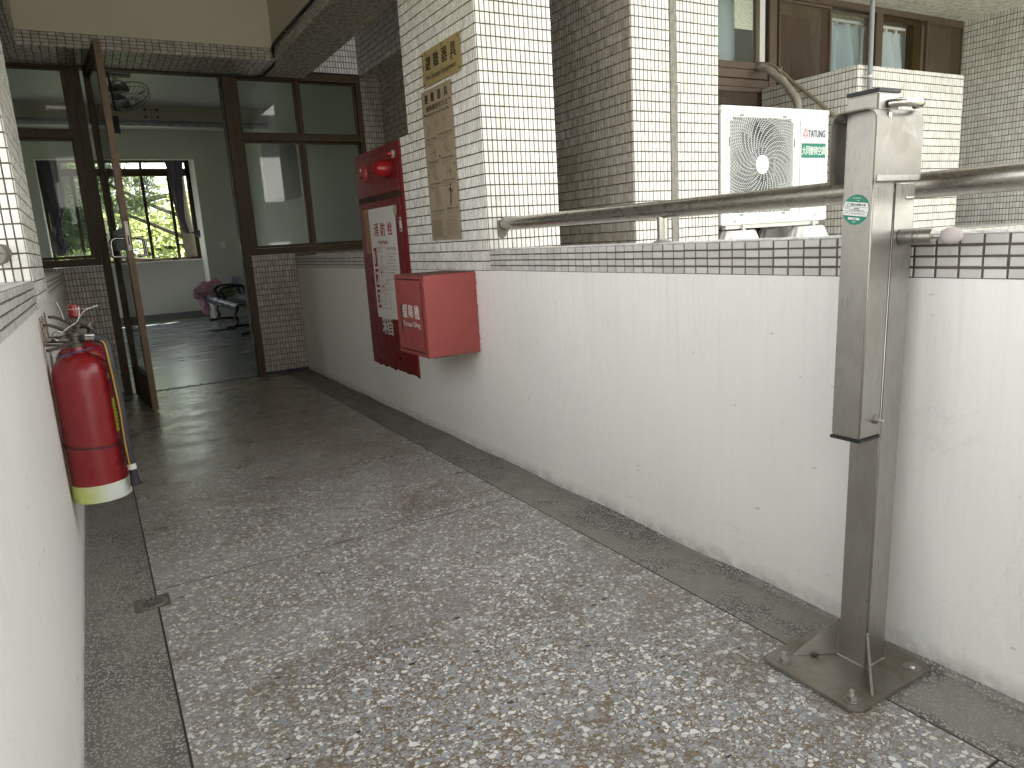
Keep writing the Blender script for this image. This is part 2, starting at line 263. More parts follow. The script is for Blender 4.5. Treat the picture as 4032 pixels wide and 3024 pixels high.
# ------------------------------------------------------------------ mesh helpers
class MB:
    def __init__(s): s.v = []; s.f = []
    def add(s, V, F):
        o = len(s.v); s.v += [tuple(p) for p in V]; s.f += [tuple(i+o for i in f) for f in F]; return s
    def box(s, x0, x1, y0, y1, z0, z1):
        V = [(x, y, z) for z in (z0, z1) for y in (y0, y1) for x in (x0, x1)]
        return s.add(V, [(0, 2, 3, 1), (4, 5, 7, 6), (0, 1, 5, 4), (2, 6, 7, 3), (0, 4, 6, 2), (1, 3, 7, 5)])
    def obox(s, c, ax, half):
        c = Vector(c); A = [Vector(a).normalized()*h for a, h in zip(ax, half)]
        V = [c + i*A[0] + j*A[1] + k*A[2] for k in (-1, 1) for j in (-1, 1) for i in (-1, 1)]
        F = [(0, 2, 3, 1), (4, 5, 7, 6), (0, 1, 5, 4), (2, 6, 7, 3), (0, 4, 6, 2), (1, 3, 7, 5)]
        if A[0].cross(A[1]).dot(A[2]) < 0: F = [tuple(reversed(f)) for f in F]
        return s.add(V, F)
    def prism(s, poly, z0, z1):
        n = len(poly); V = [(x, y, z0) for x, y in poly] + [(x, y, z1) for x, y in poly]
        a = sum(poly[i][0]*poly[(i+1) % n][1]-poly[(i+1) % n][0]*poly[i][1] for i in range(n))
        F = [tuple(range(n-1, -1, -1)), tuple(range(n, 2*n))] + [(i, (i+1) % n, (i+1) % n+n, i+n) for i in range(n)]
        if a < 0: F = [tuple(reversed(f)) for f in F]
        return s.add(V, F)
    def tube(s, path, r, n=12, cap=True, flat=None):
        P = [Vector(p) for p in path]; m = len(P); R = r if isinstance(r, (list, tuple)) else [r]*m
        T = [(P[min(i+1, m-1)]-P[max(i-1, 0)]).normalized() for i in range(m)]
        up = Vector((0, 0, 1)) if abs(T[0].z) < .9 else Vector((1, 0, 0)); a = T[0].cross(up).normalized()
        V = []
        for i in range(m):
            a = (a - T[i]*a.dot(T[i])).normalized(); b = T[i].cross(a)
            for k in range(n):
                an = 2*PI*k/n; ra = R[i]; rb = R[i]*(flat if flat else 1)
                V.append(P[i] + a*math.cos(an)*ra + b*math.sin(an)*rb)
        F = [(i*n+k, i*n+(k+1) % n, (i+1)*n+(k+1) % n, (i+1)*n+k) for i in range(m-1) for k in range(n)]
        if cap: F += [tuple(range(n-1, -1, -1)), tuple((m-1)*n+k for k in range(n))]
        return s.add(V, F)
    def lathe(s, prof, c, axis=(0, 0, 1), n=32):
        ax = Vector(axis).normalized(); up = Vector((0, 0, 1)) if abs(ax.z) < .9 else Vector((1, 0, 0))
        a = ax.cross(up).normalized(); b = ax.cross(a); c = Vector(c); m = len(prof)
        V = [c + ax*h + (a*math.cos(2*PI*k/n)+b*math.sin(2*PI*k/n))*max(r, 1e-5) for r, h in prof for k in range(n)]
        F = [(i*n+k, i*n+(k+1) % n, (i+1)*n+(k+1) % n, (i+1)*n+k) for i in range(m-1) for k in range(n)]
        F += [tuple(range(n-1, -1, -1)), tuple((m-1)*n+k for k in range(n))]
        return s.add(V, F)
    def cyl(s, p0, p1, r, n=20): return s.tube([p0, p1], r, n)
    def build(s, name, mat, parent=None, bevel=0.0, smooth=False, seg=2, fix=True):
        off = root_of(parent)
        me = bpy.data.meshes.new(name); me.from_pydata([(x-off[0], y-off[1], z-off[2]) for x, y, z in s.v], [], s.f)
        bm = bmesh.new(); bm.from_mesh(me)
        if fix: bmesh.ops.recalc_face_normals(bm, faces=bm.faces)
        if bevel:
            ed = [e for e in bm.edges if len(e.link_faces) == 2 and e.calc_face_angle(0) > .6]
            bmesh.ops.bevel(bm, geom=ed, offset=bevel, segments=seg, affect='EDGES', clamp_overlap=True)
        bm.to_mesh(me); bm.free()
        if smooth or bevel:
            me.polygons.foreach_set('use_smooth', [True]*len(me.polygons))
            try: me.set_sharp_from_angle(angle=math.radians(38))
            except Exception: pass
        me.materials.append(mat); o = bpy.data.objects.new(name, me); COL.objects.link(o)
        if parent: o.parent = parent
        else:
            pass
        return o
def root_of(p):
    if p is None: return (0, 0, 0)
    while p.parent: p = p.parent
    return tuple(p.get('_o', p.location))
def thing(name, loc, label=None, cat=None, group=None, kind=None):
    o = bpy.data.objects.new(name, None); COL.objects.link(o); o.location = loc; o.empty_display_size = .1
    tag(o, label, cat, group, kind); return o
def tag(o, label=None, cat=None, group=None, kind=None):
    for k, v in (('label', label), ('category', cat), ('group', group), ('kind', kind)):
        if v: o[k] = v
    return o

# ------------------------------------------------------------------ tiles
PU, PV, TW, TH, TT = .0265, .05225, .0212, .0462, .0045
ROW0 = 2.297            # a joint height shared by all walls
def tile_geo(w, h, t=TT, c=.0013):
    V = []
    for (dw, dh, z) in ((0, 0, -.002), (0, 0, t-c), (c, c, t)):
        V += [(-w/2+dw, -h/2+dh, z), (w/2-dw, -h/2+dh, z), (w/2-dw, h/2-dh, z), (-w/2+dw, h/2-dh, z)]
    F = [(8, 9, 10, 11)] + [(i, (i+1) % 4, (i+1) % 4+4, i+4) for i in range(4)] + [(i+4, (i+1) % 4+4, (i+1) % 4+8, i+8) for i in range(4)]
    return np.array(V), F
_tm = {}
def tile_mesh(w, h, mat):
    k = (round(w, 4), round(h, 4), mat.name)
    if k not in _tm:
        V, F = tile_geo(w, h); me = bpy.data.meshes.new('tile'); me.from_pydata(V.tolist(), [], F); me.materials.append(mat); _tm[k] = me
    return _tm[k]
class Tiles:
    def __init__(s, parent, mat, limit=300): s.p = parent; s.mat = mat; s.lim = limit; s.c = []
    def face(s, O, U, V, lu, lv, pu=PU, pv=PV, tw=TW, th=TH, u0=0.0, v0=0.0, skip=None, wob=.008, mat=None):
        """O corner, U/V unit directions, extent lu x lv; tiles start at u0, v0 (may be negative), cut at the edges"""
        O, U, V = Vector(O), Vector(U).normalized(), Vector(V).normalized(); N = U.cross(V)
        u = u0
        gap = pu-tw
        while u < lu-.004:
            a = max(u, gap*.4) if u0 < 0 or u < gap*.4 else u; a = max(a, .0008); b = min(u+tw, lu-.0008); v = v0
            if b-a > .005:
                while v < lv-.004:
                    c = max(v, .0008); d = min(v+th, lv-.0008)
                    if d-c > .006 and not (skip and skip((a+b)/2, (c+d)/2)):
                        s.c.append((O + U*((a+b)/2 + random.uniform(-.0006, .0006)) + V*((c+d)/2 + random.uniform(-.0006, .0006)) + N*random.uniform(-.0004, .0005), U, V, N, b-a, d-c, wob, mat or s.mat))
                    v += pv
            u += pu
        return s
    def finish(s):
        off = Vector(root_of(s.p)); sc_ = []
        for i, (P, U, V, N, w_, h_, wob, mt) in enumerate(s.c):
            d = P-CAMPOS; z = d.dot(CF); vis = 0
            if z > .2:
                x = d.dot(CR)/z*2827.5; y = d.dot(CU)/z*2827.5
                if abs(x) < 2040 and abs(y) < 1530 and N.dot(d) < 0: vis = -N.dot(d.normalized())*w_*h_/(z*z)
            sc_.append(vis)
        order = sorted(range(len(s.c)), key=lambda i: -sc_[i]); single = set(i for i in order[:s.lim] if sc_[i] > 0)
        rest = {}
        for i, (P, U, V, N, w_, h_, wob, mt) in enumerate(s.c):
            e1, e2 = random.gauss(0, wob), random.gauss(0, wob)
            Nn = (N + U*e1 + V*e2).normalized(); Uu = (U - Nn*U.dot(Nn)).normalized(); Vv = Nn.cross(Uu)
            if i in single:
                o = bpy.data.objects.new('tile', tile_mesh(w_, h_, mt)); COL.objects.link(o); o.parent = s.p
                mm = Matrix((Uu, Vv, Nn)).transposed().to_4x4(); mm.translation = P-off; o.matrix_local = mm
            else: rest.setdefault(mt.name, (mt, []))[1].append((P-off, Uu, Vv, Nn, w_, h_))
        for mt, L in rest.values():
            VV = []; FF = []
            for P, U, V, N, w_, h_ in L:
                g, F = tile_geo(w_, h_); Mx = np.array([U, V, N]); VV.append(g@Mx + np.array(P))
            k = len(VV); VV = np.concatenate(VV); F = np.array(F); FF = (F[None] + (np.arange(k)*12)[:, None, None]).reshape(-1, 4)
            me = bpy.data.meshes.new('tile_field'); me.from_pydata(VV.tolist(), [], FF.tolist()); me.materials.append(mt)
            o = bpy.data.objects.new('tile_field', me); COL.objects.link(o); o.parent = s.p; o['kind'] = 'stuff'
def vstart(z0, pitch=PV, ref=ROW0):         # offset so that joints fall on the shared rows
    k = math.floor((z0-ref)/pitch); return ref + k*pitch - z0 + (PV-TH)/2
X, Y, Z = Vector((1, 0, 0)), Vector((0, 1, 0)), Vector((0, 0, 1))

# ------------------------------------------------------------------ flat print on a surface
_txt = {}
def text_geo(s, bold=0.0):
    k = (s, bold)
    if k not in _txt:
        cu = bpy.data.curves.new('t', 'FONT'); cu.body = s; cu.size = 1; cu.offset = bold; cu.resolution_u = 3
        o = bpy.data.objects.new('t', cu); COL.objects.link(o); dg = bpy.context.evaluated_depsgraph_get(); me = bpy.data.meshes.new_from_object(o.evaluated_get(dg))
        V = np.array([v.co[:] for v in me.vertices]) if len(me.vertices) else np.zeros((0, 3)); F = [tuple(p.vertices) for p in me.polygons]
        bpy.data.objects.remove(o); bpy.data.curves.remove(cu); bpy.data.meshes.remove(me); _txt[k] = (V, F)
    return _txt[k]
class Print:
    def __init__(s, O, U, V, parent): s.O, s.U, s.V = Vector(O), Vector(U), Vector(V); s.N = s.U.cross(s.V); s.p = parent; s.d = {}
    def pt(s, u, v, h): return s.O + s.U*u + s.V*v + s.N*h
    def mb(s, name, mat): return s.d.setdefault((name, mat), MB())
    def rect(s, name, mat, u0, v0, u1, v1, h=.0006, t=.0005):
        A = [s.pt(a, b, hh) for hh in (h-t, h) for a, b in ((u0, v0), (u1, v0), (u1, v1), (u0, v1))]
        s.mb(name, mat).add(A, [(4, 5, 6, 7), (0, 1, 5, 4), (1, 2, 6, 5), (2, 3, 7, 6), (3, 0, 4, 7), (3, 2, 1, 0)]); return s
    def poly(s, name, mat, pts, h=.0006):
        s.mb(name, mat).add([s.pt(u, v, h) for u, v in pts], [tuple(range(len(pts)))]); return s
    def line(s, name, mat, pts, w=.001, h=.0010, close=False):
        if close: pts = list(pts)+[pts[0]]
        for (a, b), (c, d) in zip(pts[:-1], pts[1:]):
            L = math.hypot(c-a, d-b)
            if L < 1e-6: continue
            nx, ny = -(d-b)/L*w/2, (c-a)/L*w/2
            s.mb(name, mat).add([s.pt(a-nx, b-ny, h), s.pt(c-nx, d-ny, h), s.pt(c+nx, d+ny, h), s.pt(a+nx, b+ny, h)], [(0, 1, 2, 3)])
        return s
    def disc(s, name, mat, u, v, r, h=.0008, n=24, ry=None):
        ry = ry or r; return s.poly(name, mat, [(u+r*math.cos(2*PI*k/n), v+ry*math.sin(2*PI*k/n)) for k in range(n)], h)
    def text(s, name, mat, txt, u, v, hgt, width=None, bold=0.0, h=.0010, rot=0.0, center=False, spread=None):
        V, F = text_geo(txt, 0.0)
        if not len(V): return s
        mn, mx = V.min(0), V.max(0); sy = hgt/(mx[1]-mn[1]); sx = (width/(mx[0]-mn[0])) if width else sy
        P = (V-mn)*np.array([sx, sy, 1]);
        if center: P[:, 0] -= (mx[0]-mn[0])*sx/2
        c, q = math.cos(rot), math.sin(rot)
        e = bold*hgt*.75; sh = [(0, 0)] if bold < .004 else [(-e, -e*.6), (e, -e*.6), (e, e*.6), (-e, e*.6)]
        for k_, (a_, b_) in enumerate(sh): s.mb(name, mat).add([s.pt(u+(p[0]+a_)*c-(p[1]+b_)*q, v+(p[0]+a_)*q+(p[1]+b_)*c, h+k_*.00006) for p in P], F)
        return s
    def finish(s): return [m.build(n, mt, s.p, fix=False) for (n, mt), m in s.d.items()]

# ------------------------------------------------------------------ constants of the place
XL, JL, JR, H1, HP = -1.91, -1.695, -.215, .997, 1.10
YP0, YP1, YD = 3.173, 4.065, 7.037
J0, J1, J2 = .664, 2.702, 4.805
YB = -2.6
# ================================================================== SETTING
g = tag(MB().box(-200, 200, -200, 250, -7.4, -7.2).build('ground', M['ground']), kind='structure')
fl = thing('floor', (0, 0, 0), kind='structure')
MB().box(XL-.2, .2, YB, YD-.02, -.25, -.012).build('floor_bed', M['joint'], fl)
ys = [YB, J0-2.04, J0, J1, J2, YD]
for a, b in zip(ys[:-1], ys[1:]):
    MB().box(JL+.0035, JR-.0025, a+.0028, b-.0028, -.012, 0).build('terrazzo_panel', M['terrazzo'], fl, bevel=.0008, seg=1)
for jy in ys[1:-1]: MB().box(JL+.0035, JR-.0025, jy-.0027, jy+.0027, -.0115, -.0006).build('joint_strip', M['joint'], fl)
for jx, hw2 in ((JL+.0005, .0029), (JR, .0024)): MB().box(jx-hw2, jx+hw2, YB, YD, -.0115, -.0008).build('joint_strip', M['joint'], fl)
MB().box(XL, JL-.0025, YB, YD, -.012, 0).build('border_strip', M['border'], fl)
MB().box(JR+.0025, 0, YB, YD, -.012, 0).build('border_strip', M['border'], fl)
for x, sg in ((XL, 1), (0, -1)):        # small cove where floor and wall meet
    m = MB(); n = 60; V = []; F = []
    for i in range(n+1):
        yy = YB + (YD-YB)*i/n; r = .012 + .004*math.sin(i*1.3) + random.uniform(0, .004)
        for k in range(5):
            a = k/4*PI/2; V.append((x+sg*(r-r*math.sin(a)), yy, .0006+r-r*math.cos(a)))
    for i in range(n):
        for k in range(4): F.append((i*5+k, i*5+k+1, (i+1)*5+k+1, (i+1)*5+k))
    m.add(V, F).build('cove', M['border'], fl, smooth=True)
MB().box(-1.55, -.46, YD, YD+.07, -.2, .006).build('threshold', M['blackm'], fl)

# parapet walls
def parapet(name, xin, sgn, label, cut):
    r = thing(name, (xin, 2.0, 0), label, 'wall')
    x0, x1 = sorted((xin, xin+sgn*.20))
    MB().box(x0, x1, YB, YD, -1.2, HP-.0045).build('painted_face', M['paint'], r)
    T = Tiles(r, M['tile_trim'])
    ph, pl, tw_, th_ = .02575, .0523, .0462, .0199
    U = Y if sgn < 0 else -Y
    for (a, b) in ((YB, YP0), (cut, YD)):
        O = Vector((xin, a if sgn < 0 else b, H1)); T.face(O, U, Z, b-a, HP-H1, pl, ph, tw_, th_, u0=.001, v0=.002)
    # tiles on top
    for (a, b) in ((YB, YP0), (YP1, YD)):
        if sgn > 0: T.face((xin, a, HP-.0045), X, Y, .20, b-a, pl, ph, tw_, th_, .001, .002)
        else: T.face((xin-.2, a, HP-.0045), X, Y, .20, b-a, pl, ph, tw_, th_, .001, .002)
    m = MB()
    for (a, b) in ((YB, YP0), (cut, YD)):
        xx = sorted((xin-sgn*.0012, xin+sgn*.05)); m.box(xx[0], xx[1], a, b, H1, HP-.003)
    m.build('grout_bed', M['grout'], r); T.finish(); return r
parapet('parapet_wall', 0.0, 1, 'low white painted parapet wall with a tiled top band, on the right, under the steel handrail', 5.03)
parapet('parapet_wall', XL, -1, 'low white painted parapet wall at the left edge, behind the red fire extinguishers', YP1)

# pillars
def pillar(xin, sgn, label):
    r = thing('tiled_pillar', (xin, YP0, 0), label, 'pillar'); w_ = .42
    xo = xin+sgn*w_; xa, xb = sorted((xin-sgn*.0008, xo)); T = Tiles(r, M['tile'])
    MB().box(xa, xb, YP0, YP1, H1-.002, 4.2).build('core', M['grout'], r)
    if sgn > 0:
        T.face((xin, YP1, H1), -Y, Z, YP1-YP0, 3.2, v0=vstart(H1))
        T.face((xin, YP0, HP), X, Z, w_, 3.0, v0=vstart(HP))
        T.face((xo, YP1, HP), -X, Z, w_, 3.0, v0=vstart(HP))
        MB().box(-.0008, .2, YP1, 4.198, H1-.002, 1.772).build('stub', M['grout'], r)
        T.face((0, 4.198, H1), -Y, Z, 4.198-YP1, 1.772-H1, v0=vstart(H1))
        T.face((0, YP1, 1.772), X, Y, .2, .13)
    else:
        T.face((xin, YP0, H1), Y, Z, YP1-YP0, 3.2, v0=vstart(H1))
        T.face((xo, YP0, HP), X, Z, w_, 3.0, v0=vstart(HP))
    T.finish(); return r
pillar(0.0, 1, 'tall white tiled pillar on the right parapet carrying the brass sign')
pillar(XL, -1, 'white tiled pillar cut off by the left edge of the photo')

# overhead beams of the corridor roof
bm_ = thing('roof_beam', (0, 2, 2.72), 'tiled beam running overhead along the right side of the corridor', 'beam')
MB().box(-.125, .265, YB, 6.455, 2.704, 4.1).build('core', M['grout'], bm_)
MB().box(-.135, -.125, YB, 6.45, 2.80, 4.1).build('painted_side', M['beige'], bm_)
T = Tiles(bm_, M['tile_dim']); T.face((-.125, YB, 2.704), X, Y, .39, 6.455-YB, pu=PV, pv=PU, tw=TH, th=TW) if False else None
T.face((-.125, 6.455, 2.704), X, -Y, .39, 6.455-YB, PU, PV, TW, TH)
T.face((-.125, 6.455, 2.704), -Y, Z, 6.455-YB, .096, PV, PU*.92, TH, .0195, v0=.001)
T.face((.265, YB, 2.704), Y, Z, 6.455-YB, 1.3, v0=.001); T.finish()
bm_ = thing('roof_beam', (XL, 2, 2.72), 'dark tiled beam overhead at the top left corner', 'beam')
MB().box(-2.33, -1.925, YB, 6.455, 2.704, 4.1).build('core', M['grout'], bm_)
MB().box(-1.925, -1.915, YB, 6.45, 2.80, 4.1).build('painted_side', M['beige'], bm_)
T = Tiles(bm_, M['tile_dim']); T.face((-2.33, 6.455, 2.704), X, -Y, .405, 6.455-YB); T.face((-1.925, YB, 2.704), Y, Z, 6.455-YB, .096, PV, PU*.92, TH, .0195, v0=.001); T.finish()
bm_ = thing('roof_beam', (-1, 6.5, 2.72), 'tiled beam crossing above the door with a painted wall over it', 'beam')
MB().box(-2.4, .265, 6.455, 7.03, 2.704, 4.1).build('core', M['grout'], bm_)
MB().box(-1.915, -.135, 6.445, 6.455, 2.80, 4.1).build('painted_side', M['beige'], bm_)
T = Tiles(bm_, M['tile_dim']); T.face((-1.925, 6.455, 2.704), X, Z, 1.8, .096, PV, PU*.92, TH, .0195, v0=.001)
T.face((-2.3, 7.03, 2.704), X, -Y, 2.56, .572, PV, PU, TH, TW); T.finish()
tag(MB().box(-2.4, .3, YB, 7.04, 4.1, 4.3).build('ceiling', M['beige']), kind='structure')

# wall block to the right of the pillar (front face and side in shade-darkened tile)
bx0 = .902
r = thing('tiled_building_wall', (bx0, 3.14, 0), 'white tiled building corner with a rough vertical mortar joint, between the pillar and the air conditioner', 'wall')
MB().prism([(bx0, 3.14), (1.532, 3.14), (1.532, 7.03), (1.0, 7.03)], -7.2, 26).build('core', M['grout'], r)
T = Tiles(r, M['tile'])
z0 = .55
T.face((bx0, 3.14, z0), X, Z, .266, 3.0, v0=vstart(z0)); T.face((1.216, 3.14, z0), X, Z, .316, 3.0, v0=vstart(z0))
sd_ = Vector((1.0-bx0, 3.89, 0)); L = sd_.length; sd_.normalize()
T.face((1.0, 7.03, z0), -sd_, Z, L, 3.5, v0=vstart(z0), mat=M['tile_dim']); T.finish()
m = MB(); V = []; F = []; n = 150
for i in range(n+1):
    zz = -.5 + 4.3*i/n; wv = .026*(1+random.uniform(-.07, .07)); cx = 1.192+random.uniform(-.0015, .0015)
    V += [(cx-wv, 3.139, zz), (cx-wv*.9, 3.139-random.uniform(.004, .009), zz), (cx, 3.139-random.uniform(.003, .009), zz), (cx+wv*.9, 3.139-random.uniform(.004, .009), zz), (cx+wv, 3.139, zz)]
for i in range(n):
    for k in range(4): F.append((i*5+k, i*5+k+1, (i+1)*5+k+1, (i+1)*5+k))
m.add(V, F).build('mortar_joint', M['mortar'], r)

# beam and return beyond the parapet, above the hall windows
r = thing('tiled_beam', (.8, 5, 2.75), 'dark tiled beam high between the hall window and the pillar', 'beam')
MB().box(.80, 1.0, 4.2, 7.03, 2.745, 4.1).build('core', M['grout'], r)
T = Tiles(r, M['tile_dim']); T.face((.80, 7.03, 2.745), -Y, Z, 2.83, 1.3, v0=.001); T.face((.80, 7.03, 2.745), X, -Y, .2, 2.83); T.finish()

# hall wall (D plane)
r = thing('hall_wall', (-1, YD, 0), 'tiled end wall around the brown framed glass door and windows', 'wall')
m = MB(); m.box(-2.9, -1.56, YD, YD+.16, -.1, 1.125); m.box(-.45, 1.1, YD, YD+.16, -.1, 1.125); m.box(-2.9, 1.1, YD, YD+.16, 2.765, 26); m.box(.795, 1.1, YD, YD+.16, 1.125, 2.765); m.box(-2.9, -2.35, YD, YD+.16, 1.125, 2.765)
m.build('core', M['grout'], r)
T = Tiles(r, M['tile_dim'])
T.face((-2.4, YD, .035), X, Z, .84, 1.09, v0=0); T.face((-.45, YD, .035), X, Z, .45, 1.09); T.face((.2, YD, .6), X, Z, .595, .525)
T.face((.795, YD, .9), X, Z, .21, 1.85, v0=vstart(.9)); T.face((.265, YD, 2.765), X, Z, .54, 1.2, v0=vstart(2.765), mat=M['tile'])  # upper patch keeps the lit white tile, the rest the shade-darkened one
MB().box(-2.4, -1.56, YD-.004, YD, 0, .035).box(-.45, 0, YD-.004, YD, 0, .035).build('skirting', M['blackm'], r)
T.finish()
# unseen left block, added as a mirror to keep the far left dark
r = thing('left_shade_block', (-2.9, 3.2, 0), 'unseen plain block added past the left pillar to darken the far end', 'building')
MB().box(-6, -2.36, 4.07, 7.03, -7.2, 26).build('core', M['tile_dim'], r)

# niche with the windows: sill block, box, right wall, soffit
r = thing('tiled_balcony_box', (2.77, 3.12, 1), 'protruding white tiled box below the blue-curtained windows, right of the air conditioner', 'wall')
MB().box(2.77, 4.0, 3.12, 3.895, .6, 2.112).build('core', M['grout'], r)
T = Tiles(r, M['tile']); z0 = .98
T.face((2.77, 3.12, z0), X, Z, 1.23, 2.112-z0, v0=vstart(z0)); T.face((2.77, 3.895, z0), -Y, Z, .775, 2.112-z0, v0=vstart(z0)); T.face((2.77, 3.12, 2.112), X, Y, 1.23, .775); T.finish()
r = thing('tiled_side_wall', (5.4, 3, 1), 'cream tiled wall at the right edge of the photo, next to the brown screen', 'wall')
MB().box(5.4, 6.2, .4, 3.97, -7.2, 3.4).build('core', M['grout'], r)
T = Tiles(r, M['tile']); T.face((5.4, 3.97, .95), -Y, Z, 2.6, 1.9, v0=vstart(.95)); T.finish()
r = thing('tiled_soffit', (3.5, 3, 2.81), 'tiled underside of the floor above, at the top right corner', 'soffit')
MB().box(1.45, 6.2, 2.35, 4.1, 2.816, 3.3).build('core', M['grout'], r)
T = Tiles(r, M['tile']); T.face((1.532, 3.97, 2.816), X, -Y, 3.87, 1.6, PU, PV); T.finish()
r = thing('window_ledge', (3.5, 3.3, 1), 'tiled ledge under the air conditioner and the box, just above the parapet', 'ledge')
m = MB(); m.box(1.532, 5.4, 3.10, 3.97, .5, 1.012); m.build('core', M['grout'], r)
T = Tiles(r, M['tile']); T.face((3.9, 3.10, .60), X, Z, 1.5, .412, v0=.412-.0505-.05225*7); T.face((1.532, 3.10, 1.012), X, Y, 3.868, .85); T.finish()
r = thing('upper_storeys', (3, 8, 3), 'unseen upper storeys above the windows, made tall to shade the courtyard', 'building')
m = MB(); m.box(1.532, 9, 2.9, 3.95, 3.3, 26); m.box(1.532, 9, 3.95, 7.03, 3.3, 26); m.box(-6, 9, 7.25, 15.6, 3.7, 26); m.box(6.2, 9, 2.9, 7.0, -7.2, 3.3)  # mass out of view, made tall so the courtyard lies in shade
m.build('core', M['tile_dim'], r)
MB().box(1.54, 5.39, 4.75, 4.8, .8, 2.81).box(1.54, 5.39, 4.0, 4.75, .8, .85).build('dark_room', M['room'], r)

r = thing('bounce_wing', (0, -19, -7.2), 'unseen pale wing added behind the camera to bounce sunlight', 'building')
MB().box(-30, 30, -26, -19, -7.2, 9).build('wall', M['beige2'], r)  # added out of view; its sunlit face throws light back at the walls
for kx_ in range(14):
    for kz_ in range(4): MB().box(-27+4*kx_, -24.6+4*kx_, -19.02, -18.98, -5.6+3.6*kz_, -3.9+3.6*kz_).build('window', M['acdark'], r)
# hall room
rm = thing('hall_room', (-1, 10, 0), kind='structure')
MB().box(-5, 2, YD+.07, 15.0, -.2, -.002).build('hall_floor', M['roomfloor'], rm)
MB().box(-5, 2, YD+.16, 15.2, 3.34, 3.5).build('hall_ceiling', M['white'], rm)
MB().box(1.05, 1.2, YD+.16, 14.3, 0, 3.34).build('hall_side_wall', M['room'], rm)
MB().box(-5.1, -5, YD+.16, 14.3, 0, .9).box(-5.1, -5, YD+.16, 14.3, 2.8, 3.34).box(-5.1, -5, YD+.16, 11.9, .9, 2.8).box(-5.1, -5, 13.2, 14.3, .9, 2.8).build('hall_side_wall', M['room'], rm)  # opening out of view, added to let more daylight into the hall
m = MB(); m.box(-5, -2.20, 14.3, 14.42, 0, 3.34); m.box(.20, 1.2, 14.3, 14.42, 0, 3.34); m.box(-2.2, .2, 14.3, 14.42, 2.85, 3.34); m.build('hall_front_wall', M['room'], rm)
m = MB(); m.box(.20, .30, 14.42, 15.2, 0, 3.34); m.box(-2.36, -2.20, 14.42, 15.2, 0, 3.34); m.box(-2.36, .3, 14.42, 15.2, 2.93, 3.34); m.build('window_reveal', M['white'], rm)
MB().box(-2.2, .2, 15.0, 15.2, 0, 1.095).build('hall_low_wall', M['room'], rm)
MB().box(-2.2, .2, 14.93, 15.2, 1.095, 1.115).build('window_sill', M['white'], rm)
MB().box(-2.2, .2, 14.985, 15.0, 0, .14).build('skirting_board', simple('grey_skirting', (.15, .15, .14), .6), rm)
MB().box(-5, 2, 12.1, 12.35, 3.13, 3.34).build('ceiling_beam', M['beige'], rm)
# ================================================================== OBJECTS
# ---- hall window wall (brown aluminium) : two glazed frames beside the door
def bar(m, x0, x1, z0, z1, y0=YD-.035, y1=YD+.06): m.box(x0, x1, y0, y1, z0, z1); return m
def glazed(xa, xb, mull, label, gm='glass_refl'):
    r = thing('hall_window', ((xa+xb)/2, YD, 1.13), label, 'window')
    m = MB(); bar(m, xa, xb, 2.68, 2.75); bar(m, xa, xb, 1.13, 1.19); bar(m, xa, xa+.055, 1.19, 2.68); bar(m, xb-.05, xb, 1.19, 2.68)
    m.build('outer_frame', M['bronze'], r, bevel=.003)
    MB().box(xa+.056, xb-.051, YD-.04, YD+.06, 2.145, 2.195).build('transom', M['bronze'], r, bevel=.003)
    if mull: MB().box(mull-.012, mull+.016, YD-.03, YD+.05, 2.198, 2.678).box(mull-.012, mull+.016, YD-.03, YD+.05, 1.192, 2.142).build('mullion', M['bronze'], r, bevel=.002)
    xs = [xa+.056] + ([mull-.013, mull+.017] if mull else []) + [xb-.051]
    for k in range(0, len(xs), 2):
        for (za, zb) in ((1.192, 2.143), (2.197, 2.678)):
            s = MB(); a, b = xs[k], xs[k+1]; yy = YD-.012 + (0.014 if k else 0); t_ = .024
            s.box(a, b, yy, yy+.022, za, za+t_); s.box(a, b, yy, yy+.022, zb-t_*.7, zb); s.box(a, a+t_*.8, yy, yy+.022, za+t_, zb-t_*.7); s.box(b-t_*.8, b, yy, yy+.022, za+t_, zb-t_*.7)
            so = s.build('sash', M['bronze'], r, bevel=.002)
            MB().box(a+t_*.8, b-t_*.8, yy+.008, yy+.013, za+t_, zb-t_*.7).build('pane', M[gm], so)
    return r
glazed(-.41, .795, .182, 'brown framed four-pane window right of the glass door')
hw = glazed(-2.36, -1.61, None, 'brown framed window left of the glass door, above the low tiled panel', 'glass')
MB().box(.185, .20, YD-.035, YD-.028, 1.62, 1.67).build('latch', M['chrome'], None) if False else None
df = thing('door_frame', (-1, YD, 0), 'brown aluminium door frame around the open glass door', 'door frame')
m = MB(); bar(m, -1.608, -1.545, 0, 2.75, YD-.03, YD+.08); m.build('jamb', M['bronze'], df, bevel=.003)
m = MB(); bar(m, -.47, -.412, 0, 2.75, YD-.045, YD+.08); m.build('jamb', M['bronze'], df, bevel=.003)
m = MB(); bar(m, -1.544, -.471, 2.69, 2.75, YD-.03, YD+.08); m.build('head', M['bronze'], df, bevel=.003)
m = MB(); bar(m, -.485, -.4705, 0, 2.69, YD+.0, YD+.07); m.build('door_stop', M['blackm'], df)
